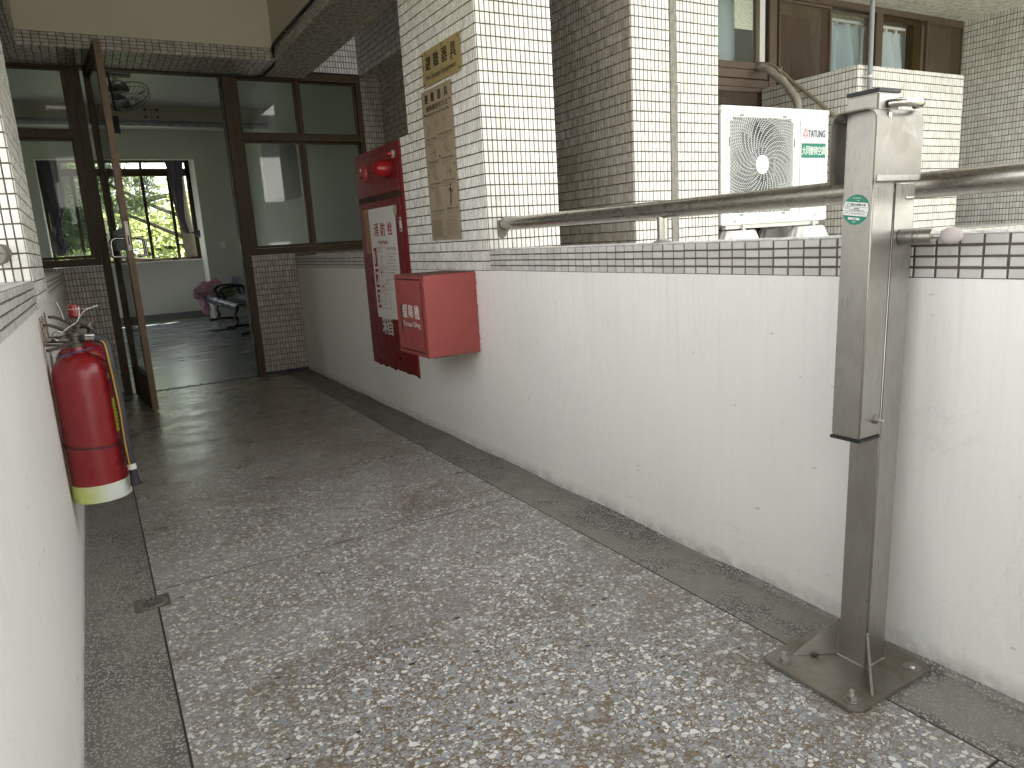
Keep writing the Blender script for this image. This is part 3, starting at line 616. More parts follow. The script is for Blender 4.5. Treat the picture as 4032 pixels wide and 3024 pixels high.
# ---- open door leaf
hx, hy = -1.500, 6.99; lx, ly = -1.432, 6.08
du = Vector((lx-hx, ly-hy, 0)); dl = du.length; du.normalize(); dn = Vector((0, 0, 1)).cross(du)   # dn: leaf normal
dr = thing('glass_door', (hx, hy, 0), 'tall glass door leaf with brown metal frame, standing open into the corridor', 'door')
def leafbox(u0, u1, z0, z1, t0=-.022, t1=.022): 
    c = Vector((hx, hy, 0))+du*(u0+u1)/2+dn*(t0+t1)/2+Vector((0, 0, (z0+z1)/2)); return MB().obox(c, (du, dn, Z), ((u1-u0)/2, (t1-t0)/2, (z1-z0)/2))
leafbox(0, .07, .012, 2.68).build('stile', M['bronze'], dr, bevel=.003)
leafbox(dl-.075, dl-.003, .012, 2.68).build('stile', M['bronze'], dr, bevel=.003)
leafbox(dl-.0028, dl, .012, 2.68).build('edge_strip', M['golden'], dr)
leafbox(.0705, dl-.0755, 2.60, 2.68).build('top_rail', M['bronze'], dr, bevel=.003)
leafbox(.0705, dl-.0755, .012, .27).build('bottom_rail', M['bronze'], dr, bevel=.003)
leafbox(.0705, dl-.0755, 1.235, 1.395).build('lock_rail', M['blackm'], dr, bevel=.003)
leafbox(.0705, dl-.0755, .271, 1.234, -.004, .004).build('pane', M['glass'], dr)
leafbox(.0705, dl-.0755, 1.396, 2.599, -.004, .004).build('pane', M['glass'], dr)
lp = leafbox(dl+.0002, dl+.0022, 1.225, 1.435, -.011, .011).build('lock_plate', simple('grey_lock_plate', (.30, .28, .27), .35, .6), dr)
leafbox(dl+.0022, dl+.0028, 1.265, 1.335, -.005, .005).build('latch_slot', M['black'], lp)
for u_, z_ in ((0, 1.24), (0, 1.42)): leafbox(dl+.0022, dl+.0034, z_-.003, z_+.003, -.003, .003).build('screw', M['black'], lp)
for sgn in (-1, 1):
    for uu in (dl-.13, dl-.035):
        P0 = Vector((hx, hy, 0))+du*uu
        p = [P0+dn*sgn*.022+Z*1.315, P0+dn*sgn*.075+Z*1.318]
        for k in range(7):
            a = PI/2*k/6; p.append(P0+dn*sgn*(.075+.04*math.sin(a))+Z*(1.278+.04*math.cos(a)))
        p.append(P0+dn*sgn*.115+Z*1.2)
        for k in range(7):
            a = PI/2*k/6; p.append(P0+dn*sgn*(.100+.015*math.cos(a))+Z*(1.2-.015*math.sin(a)))
        p.append(P0+dn*sgn*.06+Z*1.185)
        MB().tube(p, .0095, 14).build('handle', M['chrome'], dr, smooth=True)
leafbox(.0, .05, 2.685, 2.71, -.01, .01).build('pivot', M['chrome'], dr)
# black cable along the beam and over the frame
p = [(-.145, -1.0, 2.80), (-.145, 5.05, 2.80), (-.146, 5.6, 2.803), (-.147, 6.25, 2.806), (-.145, 6.40, 2.785), (-.13, 6.44, 2.735), (-.115, 6.55, 2.694), (-.12, 6.85, 2.690), (-.16, 6.965, 2.690), (-.34, 6.985, 2.69), (-.52, 6.99, 2.690)]
def smoothpath(P, n=6):
    P = [Vector(q) for q in P]; out = []
    for i in range(len(P)-1):
        a, b, c, d = P[max(i-1, 0)], P[i], P[i+1], P[min(i+2, len(P)-1)]
        for k in range(n):
            t = k/n; out.append(.5*((2*b)+(c-a)*t+(2*a-5*b+4*c-d)*t*t+(3*b-3*c+d-a)*t**3))
    return out+[P[-1]]
cb = MB().tube(smoothpath(p[1:]), .012, 10).cyl(p[0], p[1], .012, 10).build('overhead_cable', M['black'], None, smooth=True); tag(cb, 'black conduit clipped along the overhead beam and bending down to the door head', 'cable')
cl = MB()
for yy in (3.6, 4.9, 5.9): cl.cyl((-.145, yy, 2.80), (-.145, yy+.02, 2.80), .017, 12)
cl.build('clip', M['verd'], cb)
tag(MB().tube(smoothpath([(-.50, 6.975, 2.700), (-.46, 6.972, 2.706), (-.30, 6.97, 2.706), (-.2, 6.975, 2.700)]), .009, 8).build('cable_sleeve', M['pvc'], None, smooth=True), 'short pale sleeve lying along the top of the door frame', 'cable sleeve')

# ---- red fire hydrant cabinet
cbx = thing('hydrant_cabinet', (0, 4.61, .335), 'tall deep red fire hydrant cabinet with an alarm lamp and paper poster', 'fire cabinet')
y0, y1, z0_, z1_ = 4.20, 5.02, .325, 1.765
MB().box(-.016, .20, y0, y1, z0_, z1_).build('housing', M['red_cab'], cbx, bevel=.003)
MB().box(-.026, -.0165, y0+.022, y1-.022, 1.478, 1.722).build('alarm_panel', M['red_cab'], cbx, bevel=.002)
dp = MB().box(-.025, -.0165, y0+.022, y1-.022, z0_+.07, 1.435).build('door', M['red_cab'], cbx, bevel=.002)
MB().box(-.017, -.0162, y0+.012, y1-.012, 1.4375, 1.4755).build('seam', M['rust'], cbx)
MB().box(-.0168, -.0161, y0+.02, y1-.02, 1.7235, 1.729).build('seam', M['ink'], cbx)
P = [(-.0165, y0+.0, z0_-.012)]
m = MB(); n = 26
V = []; F = []
for i in range(n+1):
    yy = y0+(y1-y0)*i/n; d = random.uniform(.004, .022); V += [(-.0012, yy, z0_+.004), (-.0012, yy, z0_-d)]
for i in range(n): F.append((2*i, 2*i+1, 2*i+3, 2*i+2))
m.add(V, F).build('torn_edge', M['rust'], cbx)
sp_ = MB().lathe([(.001, .024), (.028, .0225), (.032, .017), (.052, .016), (.056, .012), (.058, 0)], (-.026, 4.815, 1.628), (-1, 0, 0), 36).build('push_button_disc', simple('faded_red_disc', (.36, .05, .055), .45), cbx, smooth=True)
MB().lathe([(.001, .030), (.009, .029), (.011, .024)], (-.026, 4.815, 1.605), (-1, 0, 0), 18).build('button', M['ink'], sp_)
MB().box(-.0515, -.050, 4.803, 4.827, 1.644, 1.660).build('sticker', M['paper'], sp_)
lampb = MB().lathe([(.062, .0), (.062, .022), (.057, .026)], (-.026, 4.345, 1.612), (-1, 0, 0), 32).build('lamp_base', M['red_cab'], cbx, smooth=True)
MB().lathe([(.054, .026), (.054, .045), (.047, .074), (.030, .098), (.012, .108), (.001, .110)], (-.026, 4.345, 1.612), (-1, 0, 0), 32).build('lamp_lens', M['lens'], cbx, smooth=True)
MB().lathe([(.024, .0), (.024, .014), (.02, .018)], (-.026, 4.262, 1.690), (-1, 0, 0), 24).build('indicator_ring', simple('grey_ring', (.32, .31, .28), .5), cbx, smooth=True)
MB().lathe([(.018, .018), (.016, .034), (.008, .043), (.001, .045)], (-.026, 4.262, 1.690), (-1, 0, 0), 24).build('indicator_lamp', M['lens'], cbx, smooth=True)
for zz in (1.592, 1.611, 1.630, 1.649): MB().box(-.0272, -.0262, 4.50, 4.545, zz-.006, zz+.006).build('speaker_slot', simple('dusty_slot', (.11, .055, .04), .8), cbx)
# poster: its own U axis runs towards the camera
pp = Print((-.0262, 4.805, .668), (0, -1, 0), (0, 0, 1), cbx)
W_, H_ = .50, .725
pp.rect('paper_poster', M['paper'], 0, 0, W_-.17 if False else W_-.02, H_, .001, .0009)
R = M['redink']
for k, ch in enumerate('消防栓'): pp.text('poster_lettering', R, ch, .08+.125*k, .545, .085, .082, .022, h=.0022)
pp.text('poster_lettering', R, 'Hydrant', .145, .482, .040, .17, .008, h=.0022)
for k, (nn, vv) in enumerate((('1', .345), ('2', .205), ('3', .065))):
    pp.rect('number_block', R, .03, vv, .085, vv+.125, .0016, .0006); pp.text('number', M['paper'], nn, .045, vv+.02, .085, None, .03, h=.0026)
    pp.line('drawing', R, [(.095, vv), (.275, vv), (.275, vv+.128), (.095, vv+.128)], .0022, .0018, True)
    pp.text('small_print', R, ['①消防栓，按下按鈕。', '②打開箱門，延伸水帶。', '③轉動水閥，瞄準火源。'][k], .105, vv+.112, .009, .105, h=.0018)
    pp.text('small_print', R, ['Push the button', 'Hold the nozzle', 'Turn the valve'][k], .105, vv+.100, .006, .11, h=.0018)
arc = lambda cx, cy, rx, ry, a0, a1, n=14: [(cx+rx*math.cos(a0+(a1-a0)*k/n), cy+ry*math.sin(a0+(a1-a0)*k/n)) for k in range(n+1)]
pp.line('drawing', R, arc(.15, .40, .035, .045, .3, PI*1.1), .0016, .0018); pp.line('drawing', R, arc(.165, .385, .012, .026, 0, 2*PI), .003, .0018)
pp.line('drawing', R, [(.175, .40), (.20, .415), (.235, .405), (.27, .37)], .0016, .0018); pp.line('drawing', R, [(.178, .385), (.20, .378), (.205, .36), (.185, .352), (.178, .36)], .0016, .0018)
pp.poly('drawing', R, [(.135, .30), (.15, .318), (.165, .30)], .0019); pp.line('drawing', R, arc(.15, .288, .014, .014, 0, 2*PI), .0016, .0018)
pp.line('drawing', R, [(.14, .275), (.135, .24), (.145, .22), (.165, .22), (.170, .25), (.163, .275)], .0018, .0018); pp.rect('drawing', R, .138, .211, .155, .220, .002, .0004); pp.rect('drawing', R, .160, .211, .178, .220, .002, .0004)
for q in range(3): pp.line('drawing', R, [(.185, .222+q*.008), (.235-q*.003, .222+q*.008), (.248-q*.004, .235+q*.004), (.248-q*.004, .27)], .002, .0018)
pp.line('drawing', R, [(.225, .255), (.262, .255), (.262, .305), (.225, .305)], .0014, .0018, True)
pp.line('drawing', R, arc(.15, .12, .025, .03, 1, 6.5), .0016, .0018); pp.line('drawing', R, arc(.185, .125, .017, .034, 0, 2*PI), .0035, .0018); pp.line('drawing', R, [(.19, .165), (.225, .16), (.262, .10), (.272, .07)], .0016, .0018); pp.line('drawing', R, [(.14, .085), (.165, .09), (.19, .075)], .002, .0018)
pp.text('small_print', R, 'HOW TO USE', .30, .452, .018, .14, .004, h=.0018)
for k, s_ in enumerate(('1.Push the alarm', '   button.', '2.Hold the nozzle', '   and out the hose.', '3.Turn the valve', '   and release the', '   water.')): pp.text('small_print', R, s_, .305, .425-.0205*k, .0105, .125 if k in (0, 2, 4, 5) else .1, h=.0018)
pp.line('drawing', R, [(.30, .20), (.46, .20), (.46, .262), (.30, .262)], .002, .0018, True); pp.line('drawing', R, [(.29, .305), (.38, .258)], .002, .0018)
pp.finish()
pl = Print((-.0262, 4.905, 1.102), (0, -1, 0), (0, 0, 1), cbx)
pl.rect('brown_label', M['kraft'], 0, 0, .098, .296, .0016, .0014)
for k, ch in enumerate('出水口'): pl.text('label_lettering', M['redink'], ch, .042, .235-.095*k+.03, .042, .042, .004, h=.0022, rot=-PI/2)
pl.text('label_lettering', M['redink'], 'WATER OUTLET', .016, .275, .020, .23, .004, h=.0022, rot=-PI/2); pl.finish()
pl = Print((-.0262, 4.735, .555), (0, -1, 0), (0, 0, 1), cbx); pl.text('white_character', M['whiteink'], '箱', 0, 0, .13, .20, .035, h=.0006); pl.finish()
pl = Print((-.0262, 4.262, 1.23), (0, -1, 0), (0, 0, 1), cbx); pl.rect('inspection_sticker', M['paper'], 0, 0, .034, .085, .0012, .001); pl.disc('sticker_band', M['ink'], .017, .012, .012, .0016, ry=.009); pl.disc('sticker_band', M['ink'], .017, .073, .012, .0016, ry=.009)
for k in range(4): pl.line('sticker_band', M['inkgrey'], [(.008, .030+k*.008), (.027, .030+k*.008)], .0014, .0016)
pl.finish()
m = MB(); pts = [(4.345, 1.36), (4.335, 1.395), (4.315, 1.383), (4.30, 1.398), (4.285, 1.383), (4.282, 1.34), (4.30, 1.325), (4.325, 1.33)]
m.add([(-.028-random.uniform(0, .004), a, b) for a, b in pts], [tuple(range(8))]).build('torn_paper', simple('torn_paper', (.42, .36, .28), .8), cbx)

# ---- red escape sling box
sb = thing('escape_sling_box', (-.15, 3.535, .572), 'faded red steel box mounted on the white wall with white lettering on its door', 'box')
MB().box(-.300, -.0015, 3.341, 3.728, .572, .992).build('casing', M['red_box'], sb, bevel=.0035)
MB().box(-.306, -.3005, 3.375, 3.700, .60, .966).build('door', M['red_box'], sb, bevel=.002)
m = MB(); m.box(-.3012, -.3004, 3.375, 3.702, .9675, .973).box(-.3012, -.3004, 3.375, 3.702, .5925, .5985).box(-.3012, -.3004, 3.3695, 3.3745, .62, .96); m.build('door_gap', M['ink'], sb)
m = MB()
for (a, b) in (((-.3, 3.3405, .9925), (-.002, 3.3405, .9925)), ((-.3005, 3.3405, .572), (-.3005, 3.3405, .99)), ((-.0, 3.341, .573), (-.0, 3.341, .99)), ((-.3005, 3.3405, .9925), (-.3005, 3.728, .9925)), ((-.3, 3.341, .5715), (-.01, 3.341, .5715))):
    a, b = Vector(a), Vector(b); n = 26
    for i in range(n):
        if random.random() < .55:
            p0 = a.lerp(b, i/n); p1 = a.lerp(b, (i+random.uniform(.4, 1.1))/n); m.tube([p0, p1], random.uniform(.0007, .0022), 5)
m.build('rust_chips', M['rust'], sb)['kind'] = 'stuff'
MB().box(-.298, -.002, 3.345, 3.725, .9922, .9932).build('rusty_top', simple('rusty_top', (.13, .055, .04), .8, var=.5, scale=12, bump=.5), sb)
lp_ = Print((-.3063, 3.66, .70), (0, -1, 0), (0, 0, 1), sb)
for k, ch in enumerate('緩降機'): lp_.text('lettering', M['whiteink'], ch, .035+.080*k, .068, .072, .062, .024, h=.0005)
lp_.text('lettering', M['whiteink'], 'Escape Sling', .037, .018, .034, .222, .01, h=.0005)
lp_.rect('green_tape', simple('dull_green_tape', (.06, .075, .055), .5), .004, -.005, .022, .135, .0008, .0007); lp_.finish()
# chips of bare plaster around the box
# ---- brass sign and instruction sign
sg = thing('brass_sign', (0, 3.547, 2.05), 'brass plate sign with black characters reading Fire Escape Equipment on the tiled pillar', 'sign')
MB().box(-.0135, -.0105, 3.320, 3.775, 1.966, 2.143).build('plate', M['brass'], sg, bevel=.0008)
ps = Print((-.0137, 3.775, 1.966), (0, -1, 0), (0, 0, 1), sg)
for k, ch in enumerate('避難器具'): ps.text('lettering', M['ink'], ch, .045+.1*k, .078, .068, .066, .03, h=.0003)
ps.text('lettering', M['ink'], 'Fire Escape Equipment', .040, .022, .034, .365, .012, h=.0003); ps.finish()
for yy, zz in ((3.335, 2.128), (3.76, 2.128), (3.335, 1.981), (3.76, 1.981)): MB().lathe([(.005, 0), (.004, .0018), (.001, .0024)], (-.0135, yy, zz), (-1, 0, 0), 14).build('screw', M['rust'], sg)
sg = thing('instruction_sign', (0, 3.63, 1.16), 'tall tan instruction plate with step drawings below the brass sign', 'sign')
MB().box(-.0115, -.0095, 3.455, 3.822, 1.160, 1.952).build('plate', M['signplate'], sg, bevel=.0006)
MB().box(-.0120, -.0116, 3.456, 3.821, 1.585, 1.5865).build('fold_line', M['inkgrey'], sg)
ps = Print((-.0117, 3.822, 1.160), (0, -1, 0), (0, 0, 1), sg); K, G = M['ink'], M['inkgrey']
for k, ch in enumerate('避難器具'): ps.text('heading', K, ch, .04+.082*k, .725, .046, .042, .03, h=.0003)
ps.text('heading', K, '緩降機使用方法', .05, .682, .030, .27, .018, h=.0003); ps.text('heading', K, 'Operating Instruction of Escape Sling', .03, .655, .019, .30, .008, h=.0003)
def man(u, v, s=1.0, mat=G):
    ps.line('drawing', mat, arc(u, v+.052*s, .006*s, .008*s, 0, 2*PI, 8), .0016, .0004); ps.line('drawing', mat, [(u, v+.044*s), (u-.002*s, v+.02*s), (u-.006*s, v)], .0022, .0004)
    ps.line('drawing', mat, [(u-.002*s, v+.02*s), (u+.008*s, v)], .0018, .0004); ps.line('drawing', mat, [(u, v+.038*s), (u+.018*s, v+.03*s), (u+.026*s, v+.045*s)], .0016, .0004)
for (u, v, kind) in ((.06, .555, 0), (.16, .575, 0), (.255, .585, 0), (.085, .435, 1), (.27, .44, 2), (.10, .315, 2), (.26, .32, 1), (.10, .205, 3), (.28, .205, 4)):
    ps.disc('number_dot', K, u-.035, v+.075, .004, .0004, 10)
    if kind == 0: man(u, v, 1.0); ps.line('drawing', G, [(u+.03, v+.09), (u+.03, v+.03), (u-.01, v+.03)], .0014, .0004)
    elif kind == 1: man(u, v, 1.15); ps.line('drawing', G, [(u+.03, v+.075), (u+.03, v)], .002, .0004); ps.line('drawing', G, [(u-.03, v+.03), (u+.06, v+.033)], .0018, .0004); ps.line('drawing', K, arc(u+.045, v+.03, .007, .016, 1, 5.5), .0035, .0004)
    elif kind == 2: man(u, v, 1.1); ps.line('drawing', G, [(u-.03, v+.045), (u+.045, v+.012), (u+.048, v+.004), (u-.03, v+.036)], .0016, .0004, True); ps.line('drawing', G, [(u-.01, v+.085), (u-.01, v+.045)], .002, .0004); ps.line('drawing', G, [(u-.01, v+.085), (u+.012, v+.08), (u+.02, v+.06)], .0018, .0004)
    elif kind == 3:
        for q in range(9): ps.line('drawing', G, [(u-.02+q*.002, v+.075-q*.009), (u+.055+q*.001, v+.056-q*.009)], .0016, .0004)
        ps.line('drawing', G, [(u+.0, v+.06), (u+.0, v-.03)], .002, .0004); ps.line('drawing', G, [(u+.02, v+.02), (u+.02, v-.03)], .002, .0004)
    else:
        ps.disc('running_figure', K, u+.006, v+.080, .006, .0004, 12, .010)
        ps.poly('running_figure', K, [(u-.006, v+.065), (u+.010, v+.068), (u+.008, v+.03), (u-.004, v+.032)], .0004)
        ps.line('running_figure', K, [(u+.008, v+.062), (u+.020, v+.040), (u+.030, v+.052)], .005, .0004); ps.line('running_figure', K, [(u-.004, v+.062), (u-.018, v+.058), (u-.020, v+.040)], .005, .0004)
        ps.line('running_figure', K, [(u+.004, v+.034), (u+.012, v+.008), (u+.0, v-.018)], .007, .0004); ps.line('running_figure', K, [(u-.0, v+.034), (u-.008, v+.005), (u-.010, v-.028)], .007, .0004)
def cap(u, v, w_, a, b, c_=None):
    ps.text('caption', K, a, u, v, .010, w_, .008, h=.0003); ps.text('caption', G, b, u, v-.012, .0075, w_*.95, h=.0003)
    if c_: ps.text('caption', G, c_, u, v-.022, .0075, w_*.7, h=.0003)
cap(.02, .535, .13, '①打開窗戶，取下防護欄', 'Open the window and', 'remove the cover.'); cap(.17, .545, .18, '②將支架拉出並固定於地面', 'Pull out the arm by the ring and fix it', 'onward. Raise the column with base.')
cap(.03, .413, .14, '④將調速器掛在吊環上', 'Hang the speed controller on the', 'ring and fasten.'); cap(.20, .42, .14, '⑤套好安全帶，拉緊束環', 'Hang safety rope, fasten', 'the ring unit.')
cap(.03, .30, .15, '⑥將吊臂轉向窗外', 'Fasten the fan under arms', 'and tighten.'); cap(.19, .305, .16, '⑦兩手扶住窗台，爬出窗外', 'After gripping both belts and ropes,', 'climb out to the window.')
cap(.03, .155, .15, '⑧下降時，面向牆壁，雙手推牆，免碰傷', 'When descending, hold firm', 'downward and move against wall.'); cap(.22, .16, .13, '⑨著地後迅速拉下一人使用', 'As landed, quickly prepare', 'for next person to exit.')
for k in range(9): ps.text('caption', G, '⊙' + '注意使用前檢查器具是否正常'[:10+(k*3) % 4], .02, .105-k*.0105, .007, .12+.04*((k*7) % 3)/3, h=.0003)
for k in range(9): ps.text('caption', G, 'Attention: check before use the sling set'[:38-(k*5) % 12], .20, .115-k*.0112, .006, .14-.02*((k*5) % 3)/3, h=.0003)
ps.finish()
for yy, zz in ((3.475, 1.865), (3.80, 1.83), (3.64, 1.60), (3.475, 1.545), (3.80, 1.52), (3.64, 1.175)): MB().lathe([(.006, 0), (.005, .0016), (.001, .002)], (-.0115, yy, zz), (-1, 0, 0), 12).build('screw', M['ink'], sg)

# ---- steel handrails
hr = thing('handrail', (.088, 1.5, 1.1), 'round stainless steel handrail on short posts above the right parapet', 'handrail')
MB().cyl((.088, -2.4, 1.216), (.088, 3.168, 1.218), .0315, 40).build('rail', M['steel_h'], hr, smooth=True)
for yy in (2.02, .35, -1.3):
    MB().cyl((.088, yy, 1.097), (.088, yy, 1.196), .0195, 24).build('post', M['steel_h'], hr, smooth=True)
    MB().lathe([(.045, 0), (.03, .006), (.0205, .012)], (.088, yy, 1.0995), (0, 0, 1), 24).build('mortar_collar', M['concrete'], hr, smooth=True)
m = MB(); n = 40; V = [(.088, 3.163, 1.217)]; 
for k in range(n): a = 2*PI*k/n; rr = .0375+.004*math.sin(2*a+1)+.003*math.sin(5*a)+random.uniform(0, .002) + .035*max(0, -math.sin(a+.25))**7; V.append((.088+rr*math.cos(a), 3.167, 1.217+rr*math.sin(a)))
m.add(V, [(0, k+1, (k+1) % n+1) for k in range(n)]).build('mortar_patch', M['mortar2'], hr)
hl = thing('handrail', (XL-.088, 1.5, 1.1), 'rusty steel handrail end barely visible at the left edge beside the left pillar', 'handrail')
MB().cyl((XL-.088, -2.4, 1.20), (XL-.088, 3.168, 1.20), .0315, 32).build('rail', M['steel_h'], hl, smooth=True)
m = MB(); V = [(XL-.088, 3.163, 1.20)]
for k in range(n): a = 2*PI*k/n; rr = .040+.004*math.sin(2*a+1)+random.uniform(0, .003); V.append((XL-.088+rr*math.cos(a), 3.166, 1.20+rr*math.sin(a)))
m.add(V, [(0, k+1, (k+1) % n+1) for k in range(n)]).build('mortar_patch', M['mortar2'], hl)

# ---- floor drain
fd = thing('floor_drain', (-1.709, 2.606, 0), 'small square metal floor drain with round slotted grate at the left floor joint', 'drain')
MB().box(-.052, .052, -.048, .048, .0006, .0025).build('frame_plate', simple('dull_drain_steel', (.21, .195, .175), .45, .6), fd, bevel=.0008) if False else None
m = MB().box(-1.763, -1.655, 2.556, 2.656, .0008, .0030); m.build('frame_plate', simple('dull_drain_steel', (.20, .185, .165), .45, .55), fd, bevel=.0008)
m = MB().lathe([(.046, .0030), (.045, .0042), (.042, .0042), (.041, .0034), (.038, .0034), (.03, .0042), (.001, .0046)], (-1.709, 2.606, 0), (0, 0, 1), 40); m.build('grate', simple('drain_grate_steel', (.27, .255, .235), .42, .6), fd, smooth=True)
for k in range(12):
    a = 2*PI*k/12+.1; d = Vector((math.cos(a), math.sin(a), 0)); e = Vector((-math.sin(a), math.cos(a), 0)); c = Vector((-1.709, 2.606, .0049))
    MB().add([c+d*.010-e*.0008, c+d*.034-e*.0028, c+d*.034+e*.0028, c+d*.010+e*.0008], [(0, 1, 2, 3)]).build('slot', M['ink'], fd)

# ---- stainless escape sling stand (leans slightly towards the wall)
st = thing('escape_sling_stand', (-.12, 1.05, .0), 'square stainless steel post with folded arm and hood bracket, bolted to the floor', 'stand')
ox, oy = -.12, 1.05
def L(x, y, z): return (x-ox, y-oy, z)
class LB(MB):   # local builder: coordinates relative to the stand
    def build(s, name, mat, parent=None, **k):
        s.v = [(x-ox+0, y-oy, z) for x, y, z in s.v]; p = parent
        s.v = [(x+root_of(p)[0], y+root_of(p)[1], z+root_of(p)[2]) for x, y, z in s.v]; return MB.build(s, name, mat, parent, **k)
S = M['steel']
c = .022; x0, x1, y0, y1 = -.333, -.012, .915, 1.20
MB().prism([(x0+c, y0), (x1-c, y0), (x1, y0+c), (x1, y1-c), (x1-c, y1), (x0+c, y1), (x0, y1-c), (x0, y0+c)], .002, .011).build('base_plate', steel('dusty_base_steel', (.33, .31, .28), .46, .75, .3, (3, 3, 3)), st, bevel=.0015)
# upper assembly on a sheared set: lean 0.029 in x per metre
LEAN = .029
class SB(MB):
    def build(s, name, mat, parent=None, **k): s.v = [(x+LEAN*(z-.0), y, z) for x, y, z in s.v]; return MB.build(s, name, mat, parent, **k)
col_o = SB().box(-.160, -.080, 1.010, 1.090, .0112, 1.222).build('column', S, st, bevel=.004, seg=3)
arm_o = SB().box(-.243, -.1655, 1.008, 1.084, .634, 1.412).build('folded_arm', S, st, bevel=.004, seg=3)
SB().box(-.2445, -.164, 1.0065, 1.0855, 1.4125, 1.421).build('end_cap', M['black'], arm_o, bevel=.001); SB().box(-.2445, -.164, 1.0065, 1.0855, .626, .6335).build('end_cap', M['black'], arm_o, bevel=.001)
# gussets
def gusset(p0, p1, p2, th=.006):
    p0, p1, p2 = map(Vector, (p0, p1, p2)); nn = (p1-p0).cross(p2-p0).normalized()*th/2
    V = [p-nn for p in (p0, p1, p2)]+[p+nn for p in (p0, p1, p2)]
    return MB().add(V, [(0, 2, 1), (3, 4, 5), (0, 1, 4, 3), (1, 2, 5, 4), (2, 0, 3, 5)])
gusset((-.160, 1.094, .0115), (-.262, 1.158, .0115), (-.158, 1.093, .118)).build('gusset', S, st, bevel=.0008)
gusset((-.162, 1.008, .0115), (-.248, .932, .0115), (-.159, 1.009, .112)).build('gusset', S, st, bevel=.0008)
gusset((-.078, 1.008, .0115), (-.03, .965, .0115), (-.077, 1.009, .10)).build('gusset', S, st, bevel=.0008) if False else None
def weld(a, b, n=9, r=.0022):
    a, b = Vector(a), Vector(b); k = max(6, int((b-a).length/.006)); P = [a.lerp(b, i/k)+Vector([random.uniform(-.0006, .0006) for _ in range(3)]) for i in range(k+1)]
    return MB().tube(P, [r*random.uniform(.65, 1.35) for _ in P], 7)
for a, b in (((-.161, 1.012, .0125), (-.161, 1.09, .0125)), ((-.158, 1.009, .0125), (-.082, 1.009, .0125)), ((-.163, 1.097, .0125), (-.258, 1.155, .0125)), ((-.165, 1.006, .0125), (-.246, .934, .0125)), ((-.161, 1.095, .015), (-.158, 1.094, .118)), ((-.163, 1.006, .015), (-.160, 1.007, .112))):
    weld(a, b).build('weld', M['weld'], st, smooth=True)
def hexb(c, r=.0115, h=.011, ax=Z, nm='nut', par=None, up=.016):
    ax = Vector(ax); c = Vector(c)
    o = MB().tube([c, c+ax*.0022], .0185, 24).build('washer', S, par or st, bevel=.0005)
    MB().tube([c+ax*.0024, c+ax*(.0024+h)], r*1.15, 6).build('nut', S, o, bevel=.0012)
    MB().tube([c+ax*.003, c+ax*(.0024+h+up)], r*.50, 14).build('threaded_end', M['weld'], o, bevel=.001)
for p_ in ((-.299, 1.150, .0113), (-.299, .952, .0113)): hexb(p_, up=.013)
o = MB().tube([Vector((-.062, .946, .0113)), Vector((-.062, .946, .0128))], .021, 28).build('washer', S, st, bevel=.0004); MB().tube([Vector((-.062, .946, .013)), Vector((-.062, .946, .019))], [.011, .008], 18).build('dome_nut', S, o, smooth=True)
# hood bracket: inverted U plate around the arm, flanges on -y and +y sides
def hood():
    m = SB(); t_ = .0035; yl, yr, zt, zb, R_ = .990, 1.103, 1.380, 1.226, .030; xa, xb = -.272, -.098; xm = -.090
    prof = [(yl, zb)] + [(yl+R_-R_*math.cos(a), zt-R_+R_*math.sin(a)) for a in [PI/2*k/6 for k in range(7)]] + [(yr-R_+R_*math.sin(a), zt-R_+R_*math.cos(a)) for a in [PI/2*k/6 for k in range(7)]] + [(yr, zb)]
    inn = [(yl+t_, zb)] + [(yl+R_-(R_-t_)*math.cos(a), zt-R_+(R_-t_)*math.sin(a)) for a in [PI/2*k/6 for k in range(7)]] + [(yr-R_+(R_-t_)*math.sin(a), zt-R_+(R_-t_)*math.cos(a)) for a in [PI/2*k/6 for k in range(7)]] + [(yr-t_, zb)]
    n = len(prof); V = []
    for x in (xa, xb):
        V += [(x, y, z) for y, z in prof] + [(x, y, z) for y, z in inn]
    F = []
    for i in range(n-1):
        F += [(i, i+1, 2*n+i+1, 2*n+i), (n+i, 3*n+i, 3*n+i+1, n+i+1), (i, n+i, n+i+1, i+1), (2*n+i, 2*n+i+1, 3*n+i+1, 3*n+i)]
    F += [(0, 2*n, 3*n, n), (n-1, 2*n-1, 4*n-1, 3*n-1)]
    m.add(V, F); return m
ho = hood().build('hood_bracket', M['steel_dull'], st, bevel=.0012)
SB().prism([(0, 0)]*0 or [(-.262, .9885), (-.108, .9885), (-.108, .9918), (-.262, .9918)], 1.224, 1.236).build('flange_edge', S, ho)
SB().cyl((-.225, .99, 1.362), (-.225, 1.10, 1.362), .006, 14).build('pivot_pin', M['chrome'], st, smooth=True)
# eye ring
p = [(-.178+.0, 1.0, 1.382)]; 
SB().tube(smoothpath([(-.206, 1.006, 1.388), (-.200, .992, 1.388), (-.184, .981, 1.388), (-.160, .977, 1.388), (-.136, .980, 1.388), (-.120, .990, 1.388), (-.118, 1.004, 1.388)]), .0092, 16).build('ring', M['steel_h'], st, smooth=True)
